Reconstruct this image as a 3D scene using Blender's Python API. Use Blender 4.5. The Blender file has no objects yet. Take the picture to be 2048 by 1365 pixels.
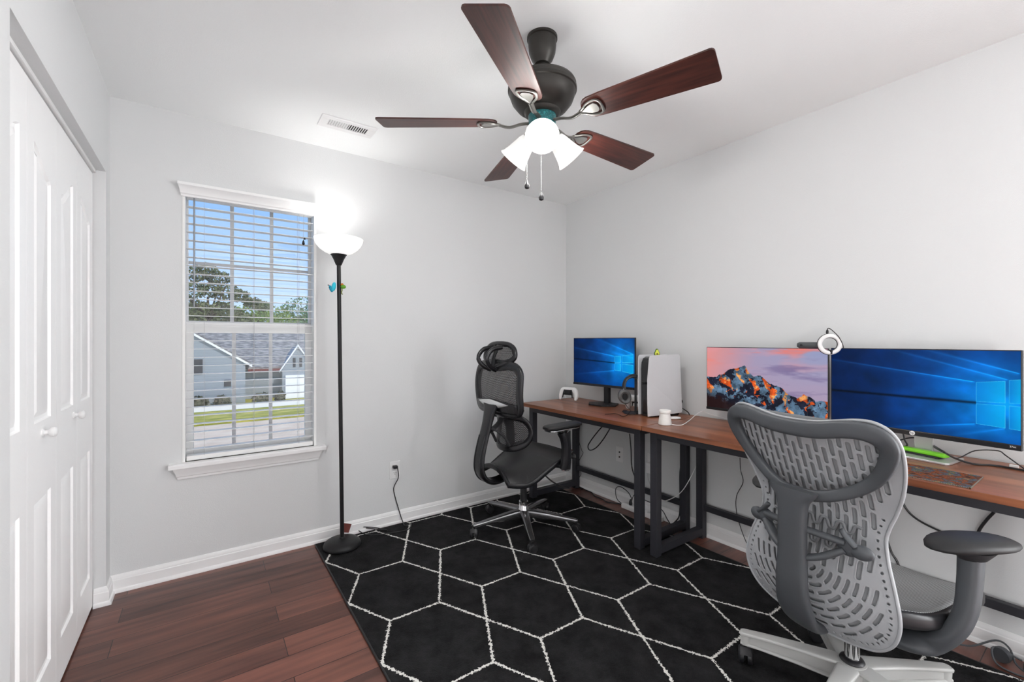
import bpy, math, random
import numpy as np
from mathutils import Matrix, Vector
from mathutils.geometry import tessellate_polygon
random.seed(7)
rng = np.random.default_rng(11)
C = bpy.context.scene.collection
PI = math.pi
R = math.radians

# ---------------------------------------------------------------- camera geometry (metres)
F, YAW, CX, CY, HC = 877.0, R(35.04), 1024.0, 682.0, 1.24
_s, _c = math.sin(YAW), math.cos(YAW)
def ray(u, v):
    a = (u - CX) / F
    return (_s + a * _c, _c - a * _s, -(v - CY) / F)
def onx(u, v, x):
    r = ray(u, v); t = x / r[0]; return (x, t * r[1], HC + t * r[2])
def ony(u, v, y):
    r = ray(u, v); t = y / r[1]; return (t * r[0], y, HC + t * r[2])
def onz(u, v, z):
    r = ray(u, v); t = (z - HC) / r[2]; return (t * r[0], t * r[1], z)

H, XR, YB, XL, YN = 2.44, 2.612, 2.894, -0.38, -2.3      # room: ceiling, right, back, left, near walls
ZD = 0.757                                              # desk top
ZR = 0.011                                              # rug top

# ---------------------------------------------------------------- materials
def srgb(r, g, b):
    f = lambda c: (c / 255 / 12.92) if c / 255 <= 0.04045 else ((c / 255 + 0.055) / 1.055) ** 2.4
    return (f(r), f(g), f(b), 1.0)
def mat(name, col, rough=0.5, metal=0.0, spec=0.5, bump=None, noise=None, emit=None, trans=0.0, coat=0.0, sheen=0.0, alpha=1.0, coord='Object'):
    m = bpy.data.materials.new(name); m.use_nodes = True
    nt = m.node_tree; b = nt.nodes['Principled BSDF']
    b.inputs['Base Color'].default_value = col
    b.inputs['Roughness'].default_value = rough
    b.inputs['Metallic'].default_value = metal
    b.inputs['Specular IOR Level'].default_value = spec
    b.inputs['Transmission Weight'].default_value = trans
    b.inputs['Coat Weight'].default_value = coat
    b.inputs['Sheen Weight'].default_value = sheen
    b.inputs['Alpha'].default_value = alpha
    if emit:
        b.inputs['Emission Color'].default_value = emit[0]; b.inputs['Emission Strength'].default_value = emit[1]
    tc = nt.nodes.new('ShaderNodeTexCoord')
    if noise:            # (scale xyz, other colour, amount)
        sc, c2, lo, hi = noise
        mp = nt.nodes.new('ShaderNodeMapping'); mp.inputs['Scale'].default_value = sc
        nt.links.new(tc.outputs[coord], mp.inputs['Vector'])
        n = nt.nodes.new('ShaderNodeTexNoise'); n.inputs['Scale'].default_value = 1.0; n.inputs['Detail'].default_value = 6
        nt.links.new(mp.outputs[0], n.inputs['Vector'])
        rp = nt.nodes.new('ShaderNodeValToRGB')
        rp.color_ramp.elements[0].position = lo; rp.color_ramp.elements[0].color = col
        rp.color_ramp.elements[1].position = hi; rp.color_ramp.elements[1].color = c2
        nt.links.new(n.outputs['Fac'], rp.inputs['Fac']); nt.links.new(rp.outputs['Color'], b.inputs['Base Color'])
    if bump:             # (scale, strength, distance)
        n = nt.nodes.new('ShaderNodeTexNoise'); n.inputs['Scale'].default_value = bump[0]; n.inputs['Detail'].default_value = 3
        nt.links.new(tc.outputs['Object'], n.inputs['Vector'])
        bp = nt.nodes.new('ShaderNodeBump'); bp.inputs['Strength'].default_value = bump[1]; bp.inputs['Distance'].default_value = bump[2]
        nt.links.new(n.outputs['Fac'], bp.inputs['Height']); nt.links.new(bp.outputs['Normal'], b.inputs['Normal'])
    return m
def nd(nt, t, **kw):
    n = nt.nodes.new(t)
    for k, v in kw.items(): setattr(n, k, v)
    return n
def mth(nt, op, a, b=None, clamp=False):
    n = nt.nodes.new('ShaderNodeMath'); n.operation = op; n.use_clamp = clamp
    for i, v in enumerate((a, b)):
        if v is None: continue
        if isinstance(v, (int, float)): n.inputs[i].default_value = v
        else: nt.links.new(v, n.inputs[i])
    return n.outputs[0]

MT = {}
MT['wall'] = mat('wall_paint', (0.705, 0.714, 0.717, 1), 0.85, spec=0.2, bump=(260, 0.25, 0.002))
MT['ceiling'] = mat('ceiling_paint', (0.91, 0.925, 0.925, 1), 0.9, spec=0.2, bump=(180, 0.3, 0.002))
MT['trim'] = mat('trim_paint', (0.88, 0.88, 0.88, 1), 0.35)
MT['door'] = mat('door_paint', (0.95, 0.95, 0.95, 1), 0.4, bump=(400, 0.08, 0.001))
MT['vinyl'] = mat('window_vinyl', (0.86, 0.86, 0.85, 1), 0.4)
MT['slat'] = mat('blind_slat', (0.88, 0.88, 0.87, 1), 0.4)
MT['cord'] = mat('blind_cord', (0.45, 0.45, 0.45, 1), 0.8)
MT['wand'] = mat('blind_wand', (0.25, 0.27, 0.3, 1), 0.3)
MT['glass'] = mat('window_glass', (1, 1, 1, 1), 0.0, trans=1.0)
MT['bronze'] = mat('fan_bronze', (0.045, 0.042, 0.038, 1), 0.42, metal=0.6)
MT['iron'] = mat('blade_bracket', (0.22, 0.215, 0.2, 1), 0.35, metal=0.8)
MT['teal'] = mat('fan_teal', (0.0, 0.10, 0.11, 1), 0.3, noise=((180, 180, 180), (0.05, 0.45, 0.45, 1), 0.55, 0.75))
MT['blade'] = mat('fan_blade', srgb(46, 22, 18), 0.42, noise=((5, 75, 1), srgb(80, 40, 32), 0.35, 0.7), coord='UV')
MT['blacklamp'] = mat('lamp_black', (0.010, 0.010, 0.011, 1), 0.45, spec=0.35)
MT['black'] = mat('black_plastic', (0.012, 0.012, 0.014, 1), 0.4)
MT['blackmatte'] = mat('black_matte', (0.016, 0.016, 0.018, 1), 0.6)
MT['blacksoft'] = mat('black_soft_plastic', (0.012, 0.012, 0.014, 1), 0.27, spec=0.42, bump=(500, 0.05, 0.001))
MT['steel'] = mat('desk_steel', srgb(44, 44, 50), 0.5, bump=(300, 0.05, 0.001))
MT['chrome'] = mat('chrome', (0.75, 0.75, 0.76, 1), 0.12, metal=1.0)
MT['silver'] = mat('silver_trim', (0.72, 0.72, 0.72, 1), 0.3, metal=0.7)
MT['alu'] = mat('brushed_silver', (0.6, 0.6, 0.6, 1), 0.35, metal=0.6)
MT['white'] = mat('white_plastic', (0.82, 0.82, 0.82, 1), 0.35)
MT['whitematte'] = mat('white_matte', (0.60, 0.61, 0.63, 1), 0.5)
MT['ceramic'] = mat('jar_white', (0.8, 0.79, 0.76, 1), 0.5)
MT['green'] = mat('lime_green', srgb(120, 205, 40), 0.4)
MT['shell'] = mat('chair_shell_grey', srgb(160, 162, 165), 0.45)
MT['graphite'] = mat('chair_graphite', srgb(70, 73, 77), 0.5, bump=(600, 0.06, 0.001))
MT['greybase'] = mat('chair_base_grey', srgb(188, 188, 186), 0.45, bump=(700, 0.06, 0.001))
MT['darkpad'] = mat('arm_pad', srgb(38, 38, 39), 0.5, spec=0.35)
MT['leather'] = mat('tag_brown', srgb(110, 55, 48), 0.6)
MT['redbrown'] = MT['leather']

def wood_mat(name, c1, c2, scale, rough):
    return mat(name, c1, rough, noise=(scale, c2, 0.3, 0.72))
MT['desktop'] = wood_mat('desk_walnut', srgb(100, 54, 32), srgb(158, 97, 64), (26, 2.0, 26), 0.30)

def floor_material():
    m = bpy.data.materials.new('hardwood_floor'); m.use_nodes = True
    nt = m.node_tree; b = nt.nodes['Principled BSDF']; L = nt.links.new
    tc = nd(nt, 'ShaderNodeTexCoord')
    mp = nd(nt, 'ShaderNodeMapping'); mp.inputs['Location'].default_value = (0.31, -0.088, 0)
    L(tc.outputs['Object'], mp.inputs['Vector'])
    br = nd(nt, 'ShaderNodeTexBrick', offset=0.37, offset_frequency=2)
    br.inputs['Scale'].default_value = 1.0; br.inputs['Brick Width'].default_value = 0.92; br.inputs['Row Height'].default_value = 0.1305
    br.inputs['Mortar Size'].default_value = 0.0016; br.inputs['Mortar Smooth'].default_value = 0.2; br.inputs['Bias'].default_value = 0.0
    br.inputs['Color1'].default_value = (0, 0, 0, 1); br.inputs['Color2'].default_value = (1, 1, 1, 1); br.inputs['Mortar'].default_value = (0.5, 0.5, 0.5, 1)
    L(mp.outputs[0], br.inputs['Vector'])
    m2 = nd(nt, 'ShaderNodeMapping'); m2.inputs['Scale'].default_value = (2.2, 26, 1); L(tc.outputs['Object'], m2.inputs['Vector'])
    n = nd(nt, 'ShaderNodeTexNoise'); n.inputs['Scale'].default_value = 1.0; n.inputs['Detail'].default_value = 8; L(m2.outputs[0], n.inputs['Vector'])
    mix = mth(nt, 'ADD', mth(nt, 'MULTIPLY', br.outputs['Color'], 0.30), mth(nt, 'MULTIPLY', n.outputs['Fac'], 0.8))
    rp = nd(nt, 'ShaderNodeValToRGB'); e = rp.color_ramp.elements
    e[0].position = 0.26; e[0].color = srgb(58, 33, 27); e[1].position = 0.82; e[1].color = srgb(136, 86, 72)
    L(mix, rp.inputs['Fac'])
    mx = nd(nt, 'ShaderNodeMix', data_type='RGBA'); L(br.outputs['Fac'], mx.inputs[0]); L(rp.outputs['Color'], mx.inputs[6]); mx.inputs[7].default_value = srgb(24, 14, 12)
    L(mx.outputs[2], b.inputs['Base Color'])
    b.inputs['Roughness'].default_value = 0.31
    m3 = nd(nt, 'ShaderNodeMapping'); m3.inputs['Scale'].default_value = (18, 60, 1); L(tc.outputs['Object'], m3.inputs['Vector'])
    n3 = nd(nt, 'ShaderNodeTexNoise'); n3.inputs['Scale'].default_value = 1.0; n3.inputs['Detail'].default_value = 3; L(m3.outputs[0], n3.inputs['Vector'])
    hgt = mth(nt, 'SUBTRACT', mth(nt, 'MULTIPLY', n3.outputs['Fac'], 0.25), br.outputs['Fac'])
    bp = nd(nt, 'ShaderNodeBump'); bp.inputs['Strength'].default_value = 0.6; bp.inputs['Distance'].default_value = 0.002
    L(hgt, bp.inputs['Height']); L(bp.outputs['Normal'], b.inputs['Normal'])
    return m
MT['floor'] = floor_material()

def rug_material():
    m = bpy.data.materials.new('rug_pile'); m.use_nodes = True
    nt = m.node_tree; b = nt.nodes['Principled BSDF']; L = nt.links.new
    tc = nd(nt, 'ShaderNodeTexCoord')
    n = nd(nt, 'ShaderNodeTexNoise'); n.inputs['Scale'].default_value = 130; n.inputs['Detail'].default_value = 2; L(tc.outputs['Object'], n.inputs['Vector'])
    sv = nd(nt, 'ShaderNodeVectorMath', operation='SUBTRACT'); L(n.outputs['Color'], sv.inputs[0]); sv.inputs[1].default_value = (0.5, 0.5, 0.5)
    sm = nd(nt, 'ShaderNodeVectorMath', operation='SCALE'); L(sv.outputs[0], sm.inputs[0]); sm.inputs['Scale'].default_value = 0.026
    ad = nd(nt, 'ShaderNodeVectorMath', operation='ADD'); L(tc.outputs['Object'], ad.inputs[0]); L(sm.outputs[0], ad.inputs[1])
    sp = nd(nt, 'ShaderNodeSeparateXYZ'); L(ad.outputs[0], sp.inputs[0])
    P = 0.4685
    def fold(o, off):            # distance from the nearest lattice line, 0..P/2
        f = mth(nt, 'FRACT', mth(nt, 'DIVIDE', mth(nt, 'SUBTRACT', o, off), P))
        return mth(nt, 'MULTIPLY', mth(nt, 'SUBTRACT', 0.5, mth(nt, 'ABSOLUTE', mth(nt, 'SUBTRACT', f, 0.5))), P)
    px = fold(sp.outputs['X'], 0.0); qy = fold(sp.outputs['Y'], 0.0)
    dg = mth(nt, 'MULTIPLY', mth(nt, 'ABSOLUTE', mth(nt, 'SUBTRACT', px, mth(nt, 'MULTIPLY', qy, 0.495))), 0.896)
    hz = mth(nt, 'ADD', mth(nt, 'SUBTRACT', P / 2, qy), mth(nt, 'MULTIPLY', mth(nt, 'LESS_THAN', px, 0.116), 1.0))
    dist = mth(nt, 'MINIMUM', dg, hz)
    line = mth(nt, 'LESS_THAN', dist, 0.0047)
    n2 = nd(nt, 'ShaderNodeTexNoise'); n2.inputs['Scale'].default_value = 9; n2.inputs['Detail'].default_value = 8; n2.inputs['Roughness'].default_value = 0.75; L(tc.outputs['Object'], n2.inputs['Vector'])
    rp = nd(nt, 'ShaderNodeValToRGB'); e = rp.color_ramp.elements
    e[0].position = 0.35; e[0].color = (0.0075, 0.0075, 0.008, 1); e[1].position = 0.75; e[1].color = (0.03, 0.03, 0.031, 1); L(n2.outputs['Fac'], rp.inputs['Fac'])
    mx = nd(nt, 'ShaderNodeMix', data_type='RGBA'); L(line, mx.inputs[0]); L(rp.outputs['Color'], mx.inputs[6]); mx.inputs[7].default_value = (0.80, 0.79, 0.75, 1)
    L(mx.outputs[2], b.inputs['Base Color'])
    b.inputs['Roughness'].default_value = 0.95; b.inputs['Specular IOR Level'].default_value = 0.1
    n4 = nd(nt, 'ShaderNodeTexNoise'); n4.inputs['Scale'].default_value = 170; n4.inputs['Detail'].default_value = 3; L(tc.outputs['Object'], n4.inputs['Vector'])
    hg = mth(nt, 'ADD', n4.outputs['Fac'], mth(nt, 'MULTIPLY', line, 0.5))
    bp = nd(nt, 'ShaderNodeBump'); bp.inputs['Strength'].default_value = 0.9; bp.inputs['Distance'].default_value = 0.006
    L(hg, bp.inputs['Height']); L(bp.outputs['Normal'], b.inputs['Normal'])
    return m
MT['rug'] = rug_material()

def mesh_fabric(name, col, sx, sy, hole, rough=0.6, axes='UV'):
    """woven open mesh: dark strands with small see-through gaps (UV in metres)"""
    m = bpy.data.materials.new(name); m.use_nodes = True
    nt = m.node_tree; b = nt.nodes['Principled BSDF']; L = nt.links.new
    b.inputs['Base Color'].default_value = col; b.inputs['Roughness'].default_value = rough
    uv = nd(nt, 'ShaderNodeUVMap')
    sp = nd(nt, 'ShaderNodeSeparateXYZ'); L(uv.outputs[0], sp.inputs[0])
    row = mth(nt, 'FLOOR', mth(nt, 'DIVIDE', sp.outputs['Y'], sy))
    fx = mth(nt, 'FRACT', mth(nt, 'ADD', mth(nt, 'DIVIDE', sp.outputs['X'], sx), mth(nt, 'MULTIPLY', row, 0.5)))
    fy = mth(nt, 'FRACT', mth(nt, 'DIVIDE', sp.outputs['Y'], sy))
    ax = mth(nt, 'ABSOLUTE', mth(nt, 'SUBTRACT', fx, 0.5)); ay = mth(nt, 'ABSOLUTE', mth(nt, 'SUBTRACT', fy, 0.5))
    r = mth(nt, 'MAXIMUM', mth(nt, 'MULTIPLY', ax, 1.0), ay)
    gap = mth(nt, 'LESS_THAN', r, hole)
    L(mth(nt, 'SUBTRACT', 1.0, gap), b.inputs['Alpha'])
    return m
MT['mesh'] = mesh_fabric('chair_black_mesh', (0.015, 0.015, 0.017, 1), 0.009, 0.0065, 0.215)
MT['seatmesh'] = mesh_fabric('chair_seat_mesh', (0.010, 0.010, 0.011, 1), 0.006, 0.004, 0.05, 0.42)

# ---------------------------------------------------------------- mesh builder
class M:
    def __init__(s): s.v = []; s.f = []; s.uv = {}
    def add(s, vs, fs):
        o = len(s.v); s.v += [tuple(p) for p in vs]; s.f += [tuple(i + o for i in f) for f in fs]; return o
    def box(s, x0, x1, y0, y1, z0, z1, T=None):
        vs = [(x, y, z) for z in (z0, z1) for y in (y0, y1) for x in (x0, x1)]
        if T: vs = [T @ Vector(p) for p in vs]
        s.add(vs, [(0, 2, 3, 1), (4, 5, 7, 6), (0, 1, 5, 4), (2, 6, 7, 3), (0, 4, 6, 2), (1, 3, 7, 5)]); return s
    def lathe(s, prof, T=None, n=40, cap=True):
        T = T or Matrix(); k = len(prof)
        vs = [T @ Vector((r * math.cos(2 * PI * i / n), r * math.sin(2 * PI * i / n), z)) for r, z in prof for i in range(n)]
        fs = [(j * n + i, j * n + (i + 1) % n, (j + 1) * n + (i + 1) % n, (j + 1) * n + i) for j in range(k - 1) for i in range(n)]
        if cap:
            fs.append(tuple(range(n - 1, -1, -1))); fs.append(tuple((k - 1) * n + i for i in range(n)))
        s.add(vs, fs); return s
    def ball(s, c, r, n=20, T=None):
        r = (r, r, r) if isinstance(r, (int, float)) else r
        k = max(6, n // 2)
        prof = [(math.sin(PI * j / k), -math.cos(PI * j / k)) for j in range(1, k)]
        A = Matrix.Translation(c) @ (T or Matrix()) @ Matrix.Diagonal((r[0], r[1], r[2], 1))
        o = len(s.v); s.lathe(prof, A, n, cap=False)
        a = s.add([A @ Vector((0, 0, -1)), A @ Vector((0, 0, 1))], [])
        for i in range(n):
            s.f.append((a, o + (i + 1) % n, o + i)); b = o + (k - 2) * n
            s.f.append((a + 1, b + i, b + (i + 1) % n))
        return s
    def sweep(s, pts, a, b=None, n=10, closed=False, up=(0, 0, 1), cap=True, sq=None):
        """section with half sizes a (sideways) and b (along up); lists allowed; sq = superellipse power"""
        pts = [Vector(p) for p in pts]; k = len(pts); up = Vector(up)
        aa = a if isinstance(a, (list, tuple)) else [a] * k
        bb = aa if b is None else (b if isinstance(b, (list, tuple)) else [b] * k)
        vs = []; last = None
        for i, p in enumerate(pts):
            q0 = pts[(i - 1) % k] if (closed or i > 0) else p; q1 = pts[(i + 1) % k] if (closed or i < k - 1) else p
            t = (q1 - q0).normalized()
            side = t.cross(up)
            if side.length < 0.15: side = last if last is not None else t.cross(Vector((1, 0.3, 0)))
            side = (side - t * side.dot(t)).normalized()
            if last is not None and side.dot(last) < 0: side = -side
            last = side; w = side.cross(t).normalized()
            for j in range(n):
                th = 2 * PI * (j + 0.5) / n; cs, sn = math.cos(th), math.sin(th)
                if sq: cs, sn = math.copysign(abs(cs) ** sq, cs), math.copysign(abs(sn) ** sq, sn)
                vs.append(p + side * (aa[i] * cs) + w * (bb[i] * sn))
        fs = []
        for i in range(k if closed else k - 1):
            for j in range(n):
                fs.append((i * n + j, i * n + (j + 1) % n, ((i + 1) % k) * n + (j + 1) % n, ((i + 1) % k) * n + j))
        if cap and not closed:
            fs.append(tuple(range(n - 1, -1, -1))); fs.append(tuple((k - 1) * n + j for j in range(n)))
        s.add(vs, fs); return s
    def prism(s, poly, d0, d1, fn):
        """closed outline poly [(a,b)] extruded from d0 to d1; fn(a,b,d)->xyz"""
        k = len(poly)
        vs = [fn(a, b, d0) for a, b in poly] + [fn(a, b, d1) for a, b in poly]
        tris = tessellate_polygon([[Vector((a, b, 0)) for a, b in poly]])
        fs = [tuple(t) for t in tris] + [tuple(i + k for i in reversed(t)) for t in tris]
        fs += [(i, i + k, (i + 1) % k + k, (i + 1) % k) for i in range(k)]
        s.add(vs, fs); return s
    def grid(s, fn, nu, nv, close_u=False, uvfn=None):
        vs = [fn(i / nu, j / nv) for j in range(nv + 1) for i in range(nu + 1)]
        fs = [(j * (nu + 1) + i, j * (nu + 1) + i + 1, (j + 1) * (nu + 1) + i + 1, (j + 1) * (nu + 1) + i) for j in range(nv) for i in range(nu)]
        o = s.add(vs, fs)
        if uvfn:
            for j in range(nv + 1):
                for i in range(nu + 1): s.uv[o + j * (nu + 1) + i] = uvfn(i / nu, j / nv)
        return s

WM = {}          # world matrices of the empties
def obj(name, m, material, parent=None, smooth=35, bevel=0.0, solid=0.0, sub=0, world=True, seg=2):
    me = bpy.data.meshes.new(name)
    vs = m.v
    if parent is not None and world:
        inv = WM[parent.name].inverted(); vs = [inv @ Vector(p) for p in vs]
    me.from_pydata([tuple(p) for p in vs], [], m.f); me.validate()
    if m.uv:
        ul = me.uv_layers.new(name='UVMap')
        for lp in me.loops: ul.data[lp.index].uv = m.uv.get(lp.vertex_index, (0, 0))
    o = bpy.data.objects.new(name, me); C.objects.link(o)
    mats = material if isinstance(material, (list, tuple)) else [material]
    for x in mats: me.materials.append(MT[x] if isinstance(x, str) else x)
    import bmesh
    bm = bmesh.new(); bm.from_mesh(me); bmesh.ops.recalc_face_normals(bm, faces=bm.faces); bm.to_mesh(me); bm.free()
    if smooth:
        for p in me.polygons: p.use_smooth = True
        me.set_sharp_from_angle(angle=R(smooth))
    if solid:
        md = o.modifiers.new('thickness', 'SOLIDIFY'); md.thickness = solid; md.offset = 0
    if bevel:
        md = o.modifiers.new('edge', 'BEVEL'); md.width = bevel; md.segments = seg; md.limit_method = 'ANGLE'; md.angle_limit = R(40)
    if sub:
        md = o.modifiers.new('round', 'SUBSURF'); md.levels = sub; md.render_levels = sub
    if parent is not None:
        o.parent = parent; WM[o.name] = WM[parent.name]
    else: WM[o.name] = Matrix()
    return o
def tag(o, label=None, cat=None, group=None, kind=None):
    if label: o['label'] = label
    if cat: o['category'] = cat
    if group: o['group'] = group
    if kind: o['kind'] = kind
    return o
def thing(name, label, cat, loc=(0, 0, 0), rz=0.0, group=None):
    o = bpy.data.objects.new(name, None); C.objects.link(o)
    o.empty_display_size = 0.05; o.location = loc; o.rotation_euler = (0, 0, rz)
    WM[o.name] = Matrix.Translation(loc) @ Matrix.Rotation(rz, 4, 'Z')
    return tag(o, label, cat, group)
def single(name, m, material, label, cat, group=None, kind=None, **kw):
    """a thing that is one mesh: its origin goes to the middle of its underside"""
    a = np.array([tuple(p) for p in m.v]); lo, hi = a.min(0), a.max(0)
    loc = Vector(((lo[0] + hi[0]) / 2, (lo[1] + hi[1]) / 2, lo[2]))
    m.v = [tuple(Vector(p) - loc) for p in m.v]
    o = obj(name, m, material, None, **kw); o.location = loc; WM[o.name] = Matrix.Translation(loc)
    return tag(o, label, cat, group, kind)
def struct(name, m, material, parent=None, **kw):
    o = obj(name, m, material, parent, **kw)
    if parent is None: o['kind'] = 'structure'
    return o
def curve(pts, n=8, closed=False):
    """Catmull-Rom through pts"""
    P = [Vector(p) for p in pts]; out = []; k = len(P)
    for i in range(k if closed else k - 1):
        if closed: p0, p1, p2, p3 = P[(i - 1) % k], P[i], P[(i + 1) % k], P[(i + 2) % k]
        else: p0, p1, p2, p3 = P[max(i - 1, 0)], P[i], P[i + 1], P[min(i + 2, k - 1)]
        for j in range(n):
            t = j / n
            out.append(0.5 * ((2 * p1) + (p2 - p0) * t + (2 * p0 - 5 * p1 + 4 * p2 - p3) * t * t + (3 * p1 - p0 - 3 * p2 + p3) * t ** 3))
    if not closed: out.append(P[-1])
    return out
def lerp(tab, x):
    xs = [t[0] for t in tab]; return float(np.interp(x, xs, [t[1] for t in tab]))
def smoothtab(tab):
    """piecewise cubic (monotone-free) sampler"""
    xs = np.array([t[0] for t in tab], float); ys = np.array([t[1] for t in tab], float)
    def f(x):
        x = min(max(x, xs[0]), xs[-1]); i = min(max(int(np.searchsorted(xs, x) - 1), 0), len(xs) - 2)
        h = xs[i + 1] - xs[i]; t = (x - xs[i]) / h
        d = lambda k: (ys[min(k + 1, len(ys) - 1)] - ys[max(k - 1, 0)]) / (xs[min(k + 1, len(xs) - 1)] - xs[max(k - 1, 0)])
        return float((2 * t**3 - 3 * t**2 + 1) * ys[i] + (t**3 - 2 * t**2 + t) * h * d(i) + (-2 * t**3 + 3 * t**2) * ys[i + 1] + (t**3 - t**2) * h * d(i + 1))
    return f
def aim(p, d):
    """matrix taking +Z to direction d at p"""
    return Matrix.Translation(p) @ Vector((0, 0, 1)).rotation_difference(Vector(d).normalized()).to_matrix().to_4x4()
# ================================================================ ROOM
def boxm(*bs):
    m = M()
    for b in bs: m.box(*b)
    return m
WX0, WX1, WZ0, WZ1 = -0.097, 0.562, 0.597, 2.062           # window opening
TH = 0.14
struct('floor', boxm((-2.2, XR + TH, YN - TH, YB + TH, -0.12, 0.0)), 'floor', smooth=0)
struct('ceiling', boxm((-2.2, XR + TH, YN - TH, YB + TH, H, H + 0.12)), 'ceiling', smooth=0)
struct('wall_back', boxm((-1.2, WX0, YB, YB + TH, 0, H), (WX1, XR + TH, YB, YB + TH, 0, H),
                         (WX0, WX1, YB, YB + TH, 0, WZ0), (WX0, WX1, YB, YB + TH, WZ1, H)), 'wall', smooth=0)
NY0, NY1, NZ0, NZ1 = -2.10, -0.90, 0.16, 2.06               # unseen window opening added for fill light, right wall behind the camera
struct('wall_right', boxm((XR, XR + TH, YN - TH, NY0, 0, H), (XR, XR + TH, NY1, YB, 0, H), (XR, XR + TH, NY0, NY1, 0, NZ0), (XR, XR + TH, NY0, NY1, NZ1, H)), 'wall', smooth=0)
struct('wall_left', boxm((-0.495, XL, YN, -1.95, 0, H), (-0.495, XL, -0.75, 1.543, 0, H), (-0.495, XL, -1.95, -0.75, 2.05, H), (-0.495, XL, 1.543, 2.788, 2.036, H), (-0.495, XL, 2.788, YB, 0, H)), 'wall', smooth=0)  # doorway gap behind the camera is added to let fill light in
struct('wall_closet', boxm((-1.2, -1.1, 1.45, YB, 0, H), (-2.1, -0.495, 1.35, 1.45, 0, H)), 'wall', smooth=0)
struct('wall_added_hall', boxm((-2.2, -2.1, YN, 1.45, 0, H)), 'wall', smooth=0)  # unseen hall, added to house the fill lamp
struct('wall_near', boxm((-2.1, XR, YN - TH, YN, 0, H)), 'wall', smooth=0)
m_ = M()
for y0, y1, z0, z1 in ((NY0, NY0 + 0.05, NZ0, NZ1), (NY1 - 0.05, NY1, NZ0, NZ1), (-1.52, -1.48, NZ0, NZ1), (NY0 + 0.05, NY1 - 0.05, NZ0, NZ0 + 0.05), (NY0 + 0.05, NY1 - 0.05, NZ1 - 0.05, NZ1)):
    m_.box(XR + 0.05, XR + 0.09, y0, y1, z0, z1)
struct('added_window', m_, 'trim', smooth=0)  # frame of the added, unseen window

def baseboard(name, path):
    prof = [(0, 0), (0.022, 0), (0.0215, 0.008), (0.018, 0.015), (0.0125, 0.019), (0.0125, 0.060), (0.0095, 0.064), (0.0095, 0.070), (0.005, 0.080), (0.003, 0.085), (0, 0.085)]
    m = M(); k = len(path); ring = []
    for i, p in enumerate(path):
        ns = []
        for a, b in ((i - 1, i), (i, i + 1)):
            if 0 <= a and b < k:
                d = Vector((path[b][0] - path[a][0], path[b][1] - path[a][1])).normalized(); ns.append(Vector((-d.y, d.x)))
        n = ns[0] if len(ns) == 1 else (ns[0] + ns[1]) / (1 + ns[0].dot(ns[1]))
        ring.append([(p[0] + n.x * o, p[1] + n.y * o, z) for o, z in prof])
    q = len(prof); m.add([v for r in ring for v in r],
        [(i * q + j, i * q + (j + 1) % q, (i + 1) * q + (j + 1) % q, (i + 1) * q + j) for i in range(k - 1) for j in range(q)] + [tuple(range(q)), tuple((k - 1) * q + j for j in reversed(range(q)))])
    struct(name, m, 'trim', smooth=25)
baseboard('baseboard_back', [(XR, YB), (XL, YB), (XL, 2.788), (-0.4225, 2.788)])
baseboard('baseboard_right', [(XR, YN), (XR, YB - 0.0125)])
baseboard('baseboard_left', [(XL, 1.543), (XL, -0.75)])

# ---- window trim: crown head, stool, apron
def yz_prism(m, prof, x0, x1, taper=None):
    """profile [(y,z)] run along x; taper(z)-> inset at each end"""
    t = taper or (lambda y, z: 0)
    vs = [(x0 + t(y, z), y, z) for y, z in prof] + [(x1 - t(y, z), y, z) for y, z in prof]
    k = len(prof); tr = tessellate_polygon([[Vector((y, z, 0)) for y, z in prof]])
    m.add(vs, [tuple(f) for f in tr] + [tuple(i + k for i in reversed(f)) for f in tr] + [(i, i + k, (i + 1) % k + k, (i + 1) % k) for i in range(k)])
    return m
hp = [(YB, 2.003), (YB - 0.014, 2.003), (YB - 0.016, 2.012), (YB - 0.022, 2.018), (YB - 0.026, 2.034), (YB - 0.038, 2.052), (YB - 0.044, 2.056), (YB - 0.044, 2.070), (YB, 2.070)]
struct('trim_1', yz_prism(M(), hp, -0.115, 0.575, lambda y, z: (0.044 - (YB - y)) * 0.45), 'trim', smooth=30)
sp_ = [(YB + 0.06, 0.575), (YB - 0.044, 0.575), (YB - 0.049, 0.580), (YB - 0.049, 0.590), (YB - 0.044, 0.597), (YB + 0.06, 0.597)]
m = M(); yz_prism(m, [p for p in sp_ if True], -0.153, 0.610)
m2 = M(); yz_prism(m2, [(YB, 0.575), (YB - 0.049, 0.575), (YB - 0.049, 0.592), (YB - 0.044, 0.597), (YB, 0.597)], -0.153, 0.610)
m2.box(WX0, WX1, YB, YB + 0.07, 0.575, 0.597)
struct('trim_2', m2, 'trim', smooth=30)
ap = [(YB, 0.512), (YB - 0.012, 0.512), (YB - 0.014, 0.524), (YB - 0.019, 0.528), (YB - 0.024, 0.545), (YB - 0.034, 0.562), (YB - 0.038, 0.575), (YB, 0.575)]
struct('trim_3', yz_prism(M(), ap, -0.135, 0.592, lambda y, z: (0.038 - (YB - y)) * 0.75), 'trim', smooth=30)

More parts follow.
